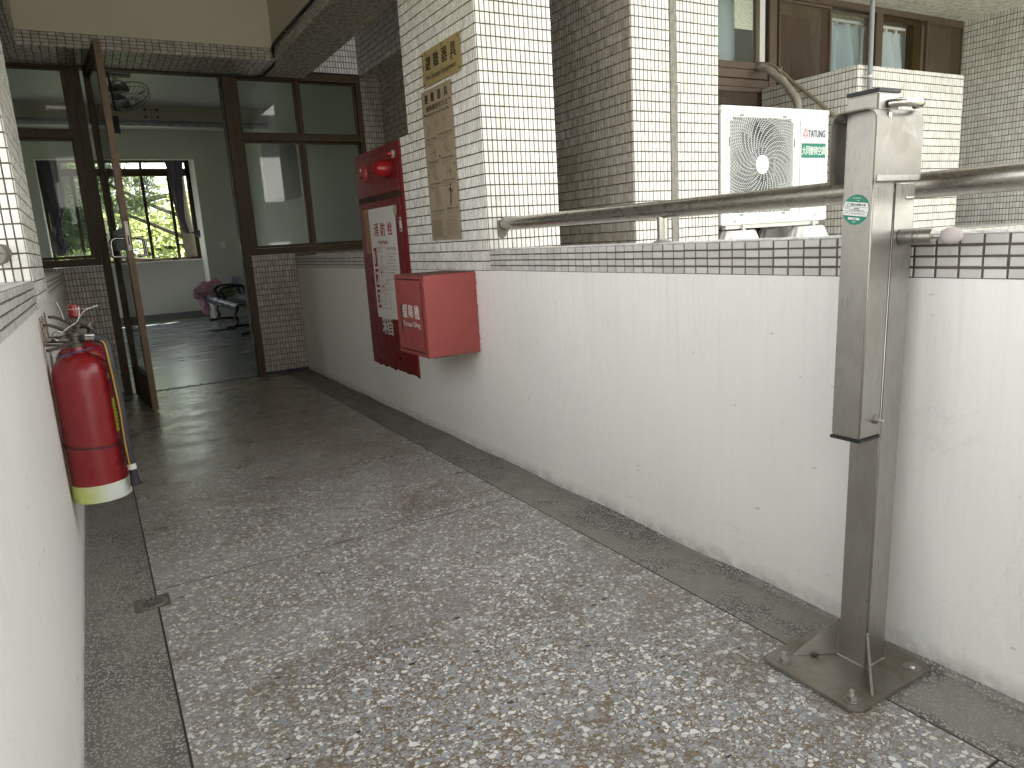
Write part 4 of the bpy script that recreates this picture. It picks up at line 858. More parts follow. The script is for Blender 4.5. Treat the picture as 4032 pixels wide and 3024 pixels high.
# lock pin with foam knob, pointing along -y from the column face
kx, kz = -.125, 1.098
o = SB().cyl((kx, 1.009, kz), (kx, .975, kz), .0185, 28).build('pin_housing', S, st, bevel=.001); SB().cyl((kx, .9745, kz), (kx, .935, kz), .0170, 28).build('pin_collar', M['steel_h'], o, bevel=.001)
SB().cyl((kx, .936, kz), (kx, .910, kz), .0052, 16).build('pin_rod', M['weld'], o, smooth=True)
SB().lathe([(.006, 0), (.013, .003), (.0175, .011), (.019, .022), (.0165, .033), (.011, .040), (.003, .043)], (kx, .917, kz), (0, -1, 0), 22).build('foam_knob', M['foam'], o, smooth=True)
weld((kx-.019, 1.008, kz-.01), (kx-.015, 1.008, kz+.014)).build('weld', M['weld'], st) if False else None
SB().box(-.108, -.092, 1.0075, 1.0095, 1.182, 1.190).build('slot_hole', M['ink'], col_o)
SB().cyl((-.1195, 1.0095, 1.186), (-.0925, 1.0095, 1.1865), .0035, 8).build('hook', M['steel_h'], col_o, smooth=True)
o = SB().cyl((-.188, 1.0078, .675), (-.188, 1.006, .675), .0115, 20).build('washer', S, arm_o, bevel=.0004); SB().tube([(-.188, 1.0058, .675), (-.188, .996, .675)], .0095, 6).build('nut', S, o, bevel=.001); SB().cyl((-.188, .9958, .675), (-.188, .986, .675), .0045, 12).build('threaded_end', M['weld'], o, bevel=.0006)
SB().box(-.1652, -.1603, 1.012, 1.07, .66, 1.20).build('arm_gap', M['ink'], col_o)
# green round inspection sticker on the arm's corridor face
skx = -.2435+LEAN*1.165
ps = Print((skx-.0002, 1.048, 1.166), (0, -1, 0), (0, 0, 1), arm_o)
th0 = -.13
def rt(u, v): return (u*math.cos(th0)-v*math.sin(th0), u*math.sin(th0)+v*math.cos(th0))
ps.disc('sticker', M['green'], 0, 0, .0325, .0004, 40, .0335)
def chord(v0, v1, r=.0318):
    pts = []
    for k in range(9): v = v0+(v1-v0)*k/8; pts.append((math.sqrt(max(0, r*r-v*v)), v))
    for k in range(9): v = v1+(v0-v1)*k/8; pts.append((-math.sqrt(max(0, r*r-v*v)), v))
    return [rt(*q) for q in pts]
ps.poly('sticker_field', M['paper'], chord(-.0135, .0165), .0008)
for v in (.006, -.004): ps.line('sticker_print', M['green'], [rt(-.031, v), rt(.031, v)], .0007, .0011)
ps.line('sticker_print', M['green'], [rt(-.0145, .0165), rt(-.0145, -.0135)], .0006, .0011)
def tx(mat, s_, u, v, h_, w_, b=.0): q = rt(u, v); ps.text('sticker_print', mat, s_, q[0], q[1], h_, w_, b, .0012, th0)
tx(M['ink'], '國立清華大學', -.012, .0085, .0055, .036, .02); tx(M['ink'], '緩降機', -.004, .0015, .0032, .012, .01); tx(M['ink'], '新竹市光復路二段', -.012, -.0025, .003, .033, .01); tx(M['inkgrey'], '經濟部標準檢驗認可', -.011, -.010, .003, .036)
tx(M['inkgrey'], '管理', -.024, .011, .003, .007); tx(M['inkgrey'], '權人', -.024, .0072, .003, .007); tx(M['inkgrey'], '設備', -.027, .001, .003, .009); tx(M['inkgrey'], '日期', -.027, -.009, .003, .009)
tx(M['paper'], '電信設備標示', -.011, .0245, .003, .022); tx(M['paper'], '合格', .0, .0195, .0028, .007); tx(M['paper'], '檢查', -.004, -.0285, .0032, .008)
ps.poly('sticker_field', M['paper'], [rt(-.016, -.0175), rt(.013, -.0175), rt(.013, -.0225), rt(-.016, -.0225)], .0009); tx(M['ink'], '九億消防', -.006, -.0215, .003, .012, .01)
ps.finish()
# dead cockroach on the base plate
ck = thing('dead_cockroach', (-.214, 1.118, .0115), 'tiny dead brown cockroach lying on the base plate of the steel stand', 'insect')
cr = simple('brown_chitin', (.05, .012, .008), .3); a0 = Vector((.8, -.6, 0)).normalized(); s0 = Vector((.6, .8, 0))
cc = Vector((-.214, 1.118, .0150))
m = MB(); m.tube([cc+a0*u for u in (-.011, -.008, -.003, .003, .008, .0105)], [.0008, .0030, .0038, .0036, .0026, .0007], 10, flat=.55); m.build('body', cr, ck, smooth=True)
m = MB()
for k in (-1, 0, 1):
    for q in (-1, 1): m.tube([cc+a0*k*.004, cc+a0*k*.006+s0*q*.005+Vector((0, 0, .001)), cc+a0*k*.009+s0*q*.008-Vector((0, 0, .0025))], .0004, 5)
m.build('legs', cr, ck)
m = MB(); 
for q in (-1, 1): m.tube([cc+a0*.010, cc+a0*.016+s0*q*.003], .0002, 4)
m.build('antennae', cr, ck)

# ---- fire extinguishers hung on the left wall
def extinguisher(cx, cy, zb, label, detail):
    r = thing('fire_extinguisher', (cx, cy, zb), label, 'fire extinguisher', 'fire extinguishers on the left wall'); R_ = .0965; zt = zb+.555
    MB().lathe([(.05, -.0), (R_-.006, .004), (R_, .012), (R_, .05), (R_, .455), (R_*.985, .485), (R_*.9, .512), (R_*.7, .535), (R_*.42, .549), (.03, .555), (.026, .575), (.001, .576)], (cx, cy, zb), n=64).build('cylinder', M['red_ext'], r, smooth=True)
    MB().lathe([(R_+.0008, -.006), (R_+.003, -.004), (R_+.003, .058), (R_+.0008, .060)], (cx, cy, zb), n=64).build('base_ring', M['rim'], r, smooth=True)
    MB().lathe([(R_+.0004, 0), (R_+.0012, .001), (R_+.0012, .003), (R_+.0004, .004)], (cx, cy, zb+.205), n=64).build('seam', M['red_ext'], r, smooth=True)
    top = Vector((cx, cy, zb+.575)); va = Vector((.35, -.93, 0)).normalized(); vb = Vector((0, 0, 1)).cross(va)
    lv = Vector((-.25, -.97, 0)).normalized()    # levers reach towards the camera
    MB().lathe([(.027, 0), (.027, .014), (.019, .016), (.019, .040), (.022, .042), (.022, .052), (.012, .054), (.001, .055)], top, n=24).build('valve', M['verd'], r, bevel=0, smooth=True)
    lv = Vector((-.82, -.57, 0)).normalized()
    def lever(pts, w0, w1, mat, nm):
        m = MB(); V = []; F = []; sd2 = Vector((0, 0, 1)).cross(lv)
        for i, (a, h) in enumerate(pts):
            w_ = w0+(w1-w0)*i/(len(pts)-1); p = top+lv*a+Z*h
            V += [p-sd2*w_, p+sd2*w_, p+sd2*w_*.8+Z*-.010, p-sd2*w_*.8+Z*-.010]
        for i in range(len(pts)-1): F += [(4*i+k, 4*i+(k+1) % 4, 4*i+4+(k+1) % 4, 4*i+4+k) for k in range(4)]
        n_ = len(V); F += [(3, 2, 1, 0), (n_-4, n_-3, n_-2, n_-1)]
        return m.add(V, F).build(nm, mat, r, bevel=.0015)
    lever([(-.03, .045), (.02, .060), (.06, .085), (.09, .098), (.105, .098)], .013, .009, M['verd'], 'lever')
    lever([(-.025, .028), (.03, .022), (.07, .012), (.11, .008)], .011, .009, M['verd'], 'carry_handle')
    MB().obox(top+Z*.040-lv*.02, (lv, Vector((0, 0, 1)).cross(lv), Z), (.022, .014, .024)).build('valve_head', M['verd'], r, bevel=.003)
    out = Vector((.90, -.43, 0)).normalized()
    MB().cyl(top+Z*.030+out*.012, top+Z*.031+out*.045, .0125, 18).build('outlet', M['blackm'], r, bevel=.001)
    if detail:
        MB().cyl(top+Z*.031+out*.040, top+Z*.030+out*.075, .0165, 20).build('hose_collar', M['chrome'], r, bevel=.001)
        ed = Vector((.86, -.51, 0)).normalized(); ex = Vector((cx, cy, 0))+ed*(R_+.024)
        hp = [top+Z*.030+out*.06, top+Z*.028+out*.078, top+Z*.010+out*.104, Vector((ex.x-.004, ex.y, zb+.52)), Vector((ex.x, ex.y, zb+.44)), Vector((ex.x+.004, ex.y, zb+.32)), Vector((ex.x+.002, ex.y, zb+.20)), Vector((ex.x+.006, ex.y, zb+.115))]
        MB().tube(smoothpath(hp), .0155, 16).build('hose', M['rubber2'], r, smooth=True)
        e0, e1 = hp[-1], Vector((ex.x+.010, ex.y, zb+.030)); dd = (e1-e0).normalized()
        MB().cyl(e0, e0+dd*.022, .0155, 20).build('nozzle_band', M['whiteink'], r, bevel=.001)
        MB().tube([e0+dd*.0225, e0+dd*.05, e1], [.0135, .0155, .0195], 18).build('nozzle', M['black'], r, smooth=True)
        q = [top+Z*.020+out*.07]+[Vector(h_)+Vector((-.005, -.0190, 0)) for h_ in hp[2:-1]]+[Vector(hp[-1])+Vector((-.006, -.016, -.0))]
        MB().tube(smoothpath(q), .0028, 8).build('yellow_cord', M['orange'], r, smooth=True)
        # tie band
        zt_ = zb+.208; V = []; F = []; n_ = 48
        for k in range(n_+1):
            a = math.radians(-215) + math.radians(230)*k/n_; tz = -.010*math.sin(a+2.0)
            for dz_ in (-.0028, .0028):
                for rr in (R_+.0016, R_+.0032): V.append((cx+rr*math.cos(a), cy+rr*math.sin(a), zt_+tz+dz_))
        for k in range(n_):
            b = 4*k; F += [(b, b+4, b+6, b+2), (b+1, b+3, b+7, b+5), (b, b+1, b+5, b+4), (b+2, b+6, b+7, b+3)]
        MB().add(V, F).build('tie_band', M['black'], r)
        MB().tube([ex+Vector((.0, -.012, zt_)), ex+Vector((.016, 0, zt_+.001)), ex+Vector((.0, .016, zt_+.001)), ex+Vector((-.014, .004, zt_))], .0032, 6, flat=.6).build('tie_band', M['black'], r)
        MB().obox(ex+Vector((-.006, -.010, zt_)), (X, Y, Z), (.008, .006, .007)).build('tie_buckle', M['black'], r, bevel=.001)
        MB().tube([ex+Vector((.012, -.002, zt_+.004)), ex+Vector((.07, .0, zt_+.022)), ex+Vector((.125, .004, zt_+.034))], .0042, 6, flat=.4).build('tie_tail', M['black'], r)
        # decal wrapped on the right side
        def decal(nm, mat, z0, z1, a0, a1, off=.0006):
            V = []; F = []; n_ = 16
            for k in range(n_+1):
                a = a0+(a1-a0)*k/n_
                for zz in (z0, z1): V.append((cx+(R_+off)*math.cos(a), cy+(R_+off)*math.sin(a), zz))
            for k in range(n_): F.append((2*k, 2*k+2, 2*k+3, 2*k+1))
            MB().add(V, F).build(nm, mat, r, fix=False, smooth=True)
        A0, A1 = math.radians(-33), math.radians(60)
        decal('label', M['yellow'], zb+.245, zb+.47, A0, A1); decal('label_band', simple('magenta_red', (.42, .012, .05), .4), zb+.375, zb+.45, A0, A1, .0010)
        decal('label_mark', M['paper'], zb+.415, zb+.44, math.radians(-22), math.radians(-8), .0014); decal('label_mark', M['paper'], zb+.385, zb+.408, math.radians(-22), math.radians(-12), .0014)
        for k in range(7): decal('label_print', M['ink'], zb+.26+.015*k, zb+.264+.015*k, math.radians(-25), math.radians(10), .0012)
        # safety pin ring and strings
        pc = top+lv*.060+Z*.052+Vector((.0, -.02, 0))
        MB().tube([pc+Vector((.019*math.cos(a), -.004*math.sin(a*1), .016*math.sin(a))) for a in [2*PI*k/20 for k in range(21)]], .0022, 8).build('pin_ring', M['chrome'], r, smooth=True)
        MB().cyl(pc+Vector((.018, 0, 0)), top+Z*.04, .0018, 8).build('pin', M['chrome'], r)
        sT = top+Z*.075
        m = MB(); m.tube(smoothpath([pc, top+lv*.02+Z*.075+Vector((0, -.02, 0)), top+Z*.10+Vector((.02, -.02, 0)), top+Z*.15+Vector((.03, -.01, 0))]), .0014, 5)
        m.tube(smoothpath([top+lv*.03+Z*.105, top+lv*.035+Z*.14, top+lv*.045+Z*.17]), .0013, 5); m.tube(smoothpath([top+Z*.10+Vector((.02, 0, 0)), top+Z*.13+Vector((.045, 0, 0)), top+Z*.145+Vector((.09, 0, 0))]), .0013, 5)
        m.build('string', M['string'], r, smooth=True)
        MB().tube(smoothpath([top+Vector((-.07, -.02, -.028)), top+Vector((-.02, -.04, -.018)), top+Vector((.04, -.035, -.008)), top+Vector((.055, -.02, -.004))]), .0022, 6).build('blue_tie', M['bluetie'], r, smooth=True)
    else:
        MB().lathe([(.02, 0), (.024, .004), (.023, .03), (.017, .05), (.001, .055)], top+Z*.082+Vector((.0, -.01, 0)), n=24).build('cap', M['red_ext'], r, smooth=True)
        MB().lathe([(.016, 0), (.018, .004), (.018, .012), (.012, .014), (.001, .014)], top+Z*.045+Vector((.045, -.03, 0)), (.8, -.6, 0), 22).build('gauge', M['chrome'], r, smooth=True)
        m = MB(); m.tube([top+Z*.115+Vector((.022*math.cos(a), -.01+.024*math.sin(a), 0)) for a in [2*PI*k/16 for k in range(17)]], .0014, 5); m.tube([top+Z*.112+Vector((.02, 0, 0)), top+Z*.112+Vector((.06, 0, 0))], .0012, 5); m.build('string', M['string'], r)
        MB().cyl(top+Z*.03+Vector((.03, 0, 0)), top+Z*.0+Vector((.07, 0, -.02)), .011, 12).build('hose', M['rubber2'], r)
    return r
extinguisher(-1.806, 3.10, .275, 'nearer red fire extinguisher with black hose, yellow cord and yellow-green base ring', True)
extinguisher(-1.800, 3.40, .285, 'second red fire extinguisher mostly hidden behind the nearer one', False)
for k, yy in enumerate((3.16, 3.29, 3.50)):
    b = thing('extinguisher_bracket', (XL, yy, .86), ('rusty slotted wall strip nearest the camera above the extinguishers', 'rusty slotted wall strip in the middle above the extinguishers', 'rusty slotted wall strip farthest along the wall above the extinguishers')[k], 'bracket')
    MB().box(XL+.0005, XL+.005, yy-.012, yy+.012, .855, .965).build('strip', simple('flaking_strip', (.30, .22, .17), .8, var=.6, scale=60, bump=.6), b, bevel=.0008)
    for q in range(4): MB().cyl((XL+.0051, yy, .875+.025*q), (XL+.0062, yy, .875+.025*q), .0045, 12).build('hole', M['ink'], b)
    MB().tube([(XL+.004, yy, .862), (XL+.05, yy-.01, .858), (XL+.10, yy-.03, .852)], .004, 8).build('hook_arm', M['rust'] if k else M['verd'], b)

# ---- air conditioner outdoor unit
def sc4(x, z): return (x+1.732)*1.04-1.732, (z-1.15)*1.04+1.15
ax0, az0 = 1.545, 1.147; ax1, az1 = 2.497, 1.825; ay0, ay1 = 3.125, 3.44
ac = thing('air_conditioner_unit', (2.02, 3.28, 1.14), 'white air conditioner outdoor unit with round fan grille, standing on plastic feet above the parapet', 'air conditioner')
gx0, gx1, gz0, gz1 = 1.588, 2.172, 1.195, 1.780
A = M['acwhite']; rr_ = .022
def rrect(x0, x1, z0, z1, r, n=5):
    P = []
    for cx, cz, a in ((x1-r, z1-r, 0), (x0+r, z1-r, PI/2), (x0+r, z0+r, PI), (x1-r, z0+r, 1.5*PI)):
        for k in range(n+1): t_ = a+PI/2*k/n; P.append((cx+r*math.cos(t_), cz+r*math.sin(t_)))
    return P
# casing with rounded vertical corners, open front for the fan
m = MB(); m.box(ax0, ax1, ay1-.01, ay1, az0, az1-.03); m.box(ax0, ax0+.012, ay0+.03, ay1-.01, az0, az1-.03); m.box(ax1-.012, ax1, ay0+.004, ay1-.01, az0, az1-.03); m.box(ax0, ax1, ay0+.03, ay1, az0, az0+.01)
m.build('casing', A, ac, bevel=.002)
# front panel as a ring around the grille opening
out = rrect(ax0, ax1, az0, az1-.031, .010, 5); inn = rrect(gx0+.012, gx1-.012, gz0+.012, gz1-.012, .02, 5); n = len(out)
V = [(x, ay0, z) for x, z in out]+[(x, ay0, z) for x, z in inn]+[(x, ay0+.02, z) for x, z in out]+[(x, ay0+.02, z) for x, z in inn]; F = []
for i in range(n):
    j = (i+1) % n; F += [(i, j, n+j, n+i), (2*n+i, 3*n+i, 3*n+j, 2*n+j), (i, 2*n+i, 2*n+j, j), (n+i, n+j, 3*n+j, 3*n+i)]
MB().add(V, F).build('front_panel', A, ac, bevel=.0015)
MB().box(ax0-.004, ax1+.004, ay0-.004, ay1+.004, az1-.030, az1).build('lid', A, ac, bevel=.004)
# grille surround
out = rrect(gx0, gx1, gz0, gz1, .035, 7); inn = rrect(gx0+.018, gx1-.018, gz0+.018, gz1-.018, .024, 7); n = len(out)
V = [(x, ay0-.010, z) for x, z in out]+[(x, ay0-.010, z) for x, z in inn]+[(x, ay0, z) for x, z in out]+[(x, ay0+.01, z) for x, z in inn]; F = []
for i in range(n):
    j = (i+1) % n; F += [(i, j, n+j, n+i), (i, 2*n+i, 2*n+j, j), (n+i, n+j, 3*n+j, 3*n+i)]
gs = MB().add(V, F).build('grille_surround', A, ac, bevel=.0025)
for x_, z_ in ((1.70, gz1-.008), (2.07, gz1-.008), (1.70, gz0+.008), (2.07, gz0+.008)): MB().box(x_-.016, x_+.016, ay0-.0115, ay0-.0102, z_-.0035, z_+.0035).build('clip_slot', M['acdark'], gs)
for x_, z_ in ((gx0+.009, 1.62), (gx1-.009, 1.62)): MB().box(x_-.003, x_+.003, ay0-.0115, ay0-.0102, z_-.026, z_+.026).build('clip_slot', M['acdark'], gs)
gcx, gcz = (gx0+gx1)/2, (gz0+gz1)/2+.006; hw_ = (gx1-gx0)/2-.016
def inside(x, z): 
    dx, dz = abs(x-gcx), abs(z-(gz0+gz1)/2); 
    if dx > hw_ or dz > hw_: return False
    q = hw_-.024; return not (dx > q and dz > q and math.hypot(dx-q, dz-q) > .024)
def ribbons(paths, w_, y_f, depth, nm, mat, par):
    V = []; F = []
    for P in paths:
        for (a, b) in zip(P[:-1], P[1:]):
            if not (inside(*a) and inside(*b)): continue
            L_ = math.hypot(b[0]-a[0], b[1]-a[1]); nx, nz = -(b[1]-a[1])/L_*w_/2, (b[0]-a[0])/L_*w_/2; o_ = len(V)
            for yy in (y_f, y_f+depth): V += [(a[0]-nx, yy, a[1]-nz), (b[0]-nx, yy, b[1]-nz), (b[0]+nx, yy, b[1]+nz), (a[0]+nx, yy, a[1]+nz)]
            F += [(o_, o_+1, o_+2, o_+3), (o_, o_+4, o_+5, o_+1), (o_+3, o_+2, o_+6, o_+7)]
    o = MB().add(V, F).build(nm, mat, par, fix=False); return o
rings = [[(gcx+r*math.cos(2*PI*k/110), gcz+r*math.sin(2*PI*k/110)) for k in range(111)] for r in np.arange(.055, .40, .0118)]
ribbons(rings, .0012, ay0-.006, .005, 'grille_rings', A, ac)
sp = []
for q in range(34):
    a0_ = 2*PI*q/34; r0 = .052 if q % 2 == 0 else .10; sp.append([(gcx+r*math.cos(a0_-1.15*(r/.3)**1.15), gcz+r*math.sin(a0_-1.15*(r/.3)**1.15)) for r in np.linspace(r0, .42, 46)])
for q in range(34):
    a0_ = 2*PI*(q+.5)/34; r0 = .19+.03*(q % 3); sp.append([(gcx+r*math.cos(a0_-1.15*(r/.3)**1.15), gcz+r*math.sin(a0_-1.15*(r/.3)**1.15)) for r in np.linspace(r0, .42, 30)])
ribbons(sp, .0019, ay0-.0085, .005, 'grille_swirls', A, ac)
MB().lathe([(.056, 0), (.056, .006), (.050, .011), (.02, .015), (.001, .0155)], (gcx, ay0-.003, gcz), (0, -1, 0), 40).build('grille_hub', A, ac, smooth=True)
# shroud, fan and coil behind the grille, coloured near black for the shade inside
m = MB(); V = []; n = 56
for r, yy in ((.262, ay0+.012), (.252, ay0+.03), (.250, ay0+.10)): V += [(gcx+r*math.cos(2*PI*k/n), yy, gcz+r*math.sin(2*PI*k/n)) for k in range(n)]
F = [(i*n+k, i*n+(k+1) % n, (i+1)*n+(k+1) % n, (i+1)*n+k) for i in range(2) for k in range(n)]
sq = []
for k in range(n):
    a = 2*PI*k/n; c_, s_ = math.cos(a), math.sin(a); e = hw_+.02; t_ = e/max(abs(c_), abs(s_)); sq.append((gcx+c_*t_, ay0+.022, gcz+s_*t_))
MB().add([V[k] for k in range(n)]+sq, [(k, (k+1) % n, n+(k+1) % n, n+k) for k in range(n)]).build('corner_fins', simple('grey_fins', (.22, .225, .23), .5), ac)
m.add(V, F).build('shroud', simple('shade_dark_shroud', (.07, .07, .075), .5), ac, smooth=True)
MB().box(ax0+.02, gx1+.05, ay0+.20, ay0+.21, az0+.02, az1-.04).build('coil', M['acdark'], ac)
for q in range(3):
    V = []; F = []; nn_ = 10
    for i in range(nn_+1):
        r = .05+.185*i/nn_
        for a_, dy in ((2*PI*q/3+.25*i/nn_, .06), (2*PI*q/3+.25*i/nn_+1.35*(.75+.25*i/nn_), .12)): V.append((gcx+r*math.cos(a_), ay0+dy, gcz+r*math.sin(a_)))
    for i in range(nn_): F.append((2*i, 2*i+1, 2*i+3, 2*i+2))
    MB().add(V, F).build('fan_blade', simple('shade_dark_fan_blade', (.06, .06, .065), .4), ac, smooth=True)
MB().cyl((gcx, ay0+.05, gcz), (gcx, ay0+.13, gcz), .055, 30).build('fan_hub', simple('grey_fan_hub', (.2, .2, .21), .4), ac, bevel=.003)
# right service panel with a raised field and recess
MB().box(2.225, 2.478, ay0-.0045, ay0+.0005, 1.315, 1.768).build('service_panel', A, ac, bevel=.004, seg=3)
MB().box(2.232, 2.470, ay0-.004, ay0+.0005, 1.205, 1.292).build('grip_field', A, ac, bevel=.0035, seg=3)
MB().box(2.255, 2.455, ay0-.0052, ay0-.0042, 1.216, 1.236).build('grip_edge', M['plastic_foot'], ac, bevel=.001)
for x_, z_ in ((1.655, 1.168), (2.385, 1.180)): MB().lathe([(.006, 0), (.005, .002), (.001, .003)], (x_, ay0, z_), (0, -1, 0), 14).build('screw', M['verd'], ac)
for x_, z_ in ((gx0+.030, gz1-.03), (gx1-.03, gz1-.03), (gx0+.03, gz0+.03), (gx1-.03, gz0+.03)): MB().lathe([(.011, 0), (.010, .004), (.006, .0045), (.005, .001), (.001, .001)], (x_, ay0-.006, z_), (0, -1, 0), 18).build('corner_screw', A, ac)
pa = Print((2.236, ay0-.0052, 1.622), (1, 0, 0), (0, 0, 1), ac)
pa.rect('maker_label', M['ac_panel'], 0, .0, .231, .115, .0006, .0005); pa.rect('green_label', M['green'], 0, -.008-.0, .231, .0-.0, .0, .0) if False else None
pa2 = Print((2.236, ay0-.0052, 1.622-.088), (1, 0, 0), (0, 0, 1), ac); pa2.rect('green_label', M['green'], 0, 0, .231, .087, .0006, .0005)
for k, ch in enumerate('大同變頻空調'): pa2.text('green_label_lettering', M['white'], ch, .006+.0368*k, .018, .052, .034, .012, h=.0010)
pa2.finish()
pa.text('maker_lettering', M['navy'], 'TATUNG', .062, .038, .040, .160, .045, h=.0010)
cxl, czl = .035, .058
pa.line('maker_logo', M['tatred'], [(cxl+.0195*math.cos(a), czl+.0245*math.sin(a)) for a in [2*PI*k/26 for k in range(26)]], .0036, .0010, True)
pa.line('maker_logo', M['tatred'], [(cxl+.011*math.cos(a), czl+.0155*math.sin(a)) for a in [2*PI*k/22 for k in range(22)]], .0030, .0010, True)
for q in range(3): a = PI/2+2*PI*q/3; pa.line('maker_logo', M['tatred'], [(cxl+.012*math.cos(a), czl+.016*math.sin(a)), (cxl+.026*math.cos(a), czl+.031*math.sin(a))], .0055, .0012)
pa.finish()
# plastic feet
def foot(x, y, label):
    r = thing('unit_foot', (x, y, 1.013), label, 'foot block', 'plastic feet under the air conditioner'); n = 48; V = []; F = []
    for (rx, ry, zz) in ((.155, .085, 1.014), (.150, .080, 1.018), (.118, .062, 1.104), (.108, .052, 1.112)):
        for k in range(n):
            a = 2*PI*k/n; e = 3.4; c_, s_ = math.cos(a), math.sin(a); q = (abs(c_)**e+abs(s_)**e)**(-1/e); fl_ = 1+(.08 if (k//2) % 2 else -.01)*(1 if zz < 1.10 else .4); V.append((x+rx*q*c_*fl_, y+ry*q*s_*fl_, zz))
    for i in range(3): F += [(i*n+k, i*n+(k+1) % n, (i+1)*n+(k+1) % n, (i+1)*n+k) for k in range(n)]
    F += [tuple(3*n+k for k in range(n))]
    MB().add(V, F).build('block', M['plastic_foot'], r)
    MB().cyl((x+.02, y-.03, 1.11), (x+.02, y-.03, 1.150), .006, 10).build('bolt', M['weld'], r)
    MB().cyl((x+.02, y-.03, 1.1125), (x+.02, y-.03, 1.120), .014, 6).build('nut', M['weld'], r)
    MB().box(x-.10, x+.10, y-.035, y+.035, 1.1285 if False else 1.1125, 1.1170).build('strip', M['plastic_foot'], r) if False else None
    return r
foot(1.715, 3.16, 'white plastic foot block under the left front of the air conditioner'); foot(2.36, 3.16, 'white plastic foot block under the right front of the air conditioner')
foot(1.80, 3.41, 'shaded plastic foot block under the back left of the air conditioner'); foot(2.36, 3.41, 'plastic foot block under the back right of the air conditioner')
MB().box(1.60, 2.45, 3.145, 3.175, 1.122, 1.1455).build('base_rail', M['plastic_foot'], ac, bevel=.002); MB().box(1.60, 2.45, 3.40, 3.43, 1.122, 1.1455).build('base_rail', M['plastic_foot'], ac, bevel=.002)
# lagged pipe and drain hose
pz = smoothpath([(2.725, 3.885, 2.262), (2.713, 3.80, 2.231), (2.714, 3.72, 2.167), (2.705, 3.64, 2.107), (2.69, 3.57, 2.030), (2.665, 3.50, 1.953), (2.64, 3.47, 1.86), (2.60, 3.47, 1.70)])
o = MB().tube(pz, [.026*(1+.10*math.sin(i*.9)+random.uniform(-.03, .03)) for i in range(len(pz))], 16).build('lagged_pipe', M['lagging'], None, smooth=True); tag(o, 'thick taped grey refrigerant pipe curving down from the window behind the air conditioner', 'pipe')
c5 = Vector(pz[27]); MB().lathe([(.029, -.008), (.031, -.004), (.031, .006), (.029, .010)], c5, (Vector(pz[28])-Vector(pz[26])), 18).build('tape_band', M['lagging'], o)
c5 = Vector(pz[13]); m = MB().tube([c5+Vector((0, .034*math.cos(a), .038*math.sin(a)+.008)) for a in [2*PI*k/16 for k in range(17)]], .0022, 6); m.tube([c5+Vector((0, -.02, .04)), c5+Vector((.01, -.03, .062))], .002, 5); m.build('wire_tie', M['string'], o)
dh = smoothpath([(2.71, 3.89, 2.292), (2.745, 3.80, 2.262), (2.755, 3.70, 2.195), (2.766, 3.60, 2.125), (2.76, 3.50, 2.03), (2.762, 3.42, 1.94)][:2]+[(2.745, 3.70, 2.193), (2.764, 3.62, 2.115), (2.764, 3.50, 2.02), (2.764, 3.36, 1.90), (2.763, 3.25, 1.80), (2.763, 3.16, 1.72), (2.763, 3.13, 1.6), (2.763, 3.13, 1.05)])
dh = [Vector((min(q.x, 2.752), q.y, q.z)) for q in dh]
tag(MB().tube(dh, .0115, 12).build('drain_hose', M['hosebr'], None, smooth=True), 'thin tan drain hose running down beside the thick taped pipe', 'hose')
# grey conduit pole in front of the box
o = MB().cyl((2.845, 3.085, 1.0), (2.845, 3.085, 4.0), .0155, 20).build('conduit_pole', M['pvc'], None, smooth=True); tag(o, 'thin grey vertical conduit pole in front of the tiled box', 'conduit')
MB().cyl((2.80, 3.112, 2.040), (2.85, 3.066, 2.040), .0045, 8).build('clamp', M['weld'], o); MB().lathe([(.017, -.008), (.0185, -.007), (.0185, .007), (.017, .008)], (2.845, 3.085, 2.04), (0, 0, 1), 18).build('clamp_ring', M['weld'], o)

# ---- brown windows in the niche (plane y = 3.9)
YW = 3.90; B2 = M['bronze2']
wf = thing('brown_window', (3.5, YW, 2.1), 'long brown aluminium window with pale blue curtains and brown screens, behind the tiled box', 'window')
m = MB(); m.box(1.54, 5.40, YW, YW+.10, 2.765, 2.812); m.box(5.405-.03, 5.40, YW, YW+.10, 1.0, 2.765); m.box(2.835, 2.885, YW, YW+.10, 1.02, 2.12)
m.box(1.54, 2.885, YW, YW+.10, 2.125, 2.178); m.build('outer_frame', B2, wf, bevel=.003)
MB().box(1.54, 2.83, YW-.004, YW+.08, 2.184, 2.245).build('lower_rail', B2, wf, bevel=.003)
def sash(x0, x1, z0, z1, t_, y_, fill, nm='sash', mat=B2, line=True):
    s = MB(); s.box(x0, x1, y_, y_+.03, z0, z0+t_); s.box(x0, x1, y_, y_+.03, z1-t_, z1); s.box(x0, x0+t_, y_, y_+.03, z0+t_, z1-t_); s.box(x1-t_, x1, y_, y_+.03, z0+t_, z1-t_)
    so = s.build(nm, mat, wf, bevel=.0025)
    MB().box(x0+t_, x1-t_, y_+.012, y_+.016, z0+t_, z1-t_).build('screen' if fill is M['screen'] else 'pane', fill, so); return so
sash(1.56, 2.735, 2.246, 2.764, .045, YW-.012, M['glass_far']); sash(1.56, 2.83, 1.03, 2.122, .030, YW, M['screen'])
MB().box(2.737, 2.815, YW+.012, YW+.03, 2.20, 2.764).build('white_filler_strip', M['white'], wf)
m = MB(); m.box(2.815, 2.842, YW+.02, YW+.06, 2.125, 2.764); m.build('dark_gap', M['ink'], wf)
MB().box(2.843, 2.925, YW-.006, YW+.09, 2.10, 2.764).build('mullion', B2, wf, bevel=.003)
sash(2.935, 3.532, 2.12, 2.752, .020, YW-.016, M['screen'])
MB().box(3.536, 3.556, YW, YW+.09, 2.10, 2.764).build('mullion', B2, wf, bevel=.002)
sash(3.557, 4.075, 2.12, 2.745, .014, YW+.022, M['glass_far'])
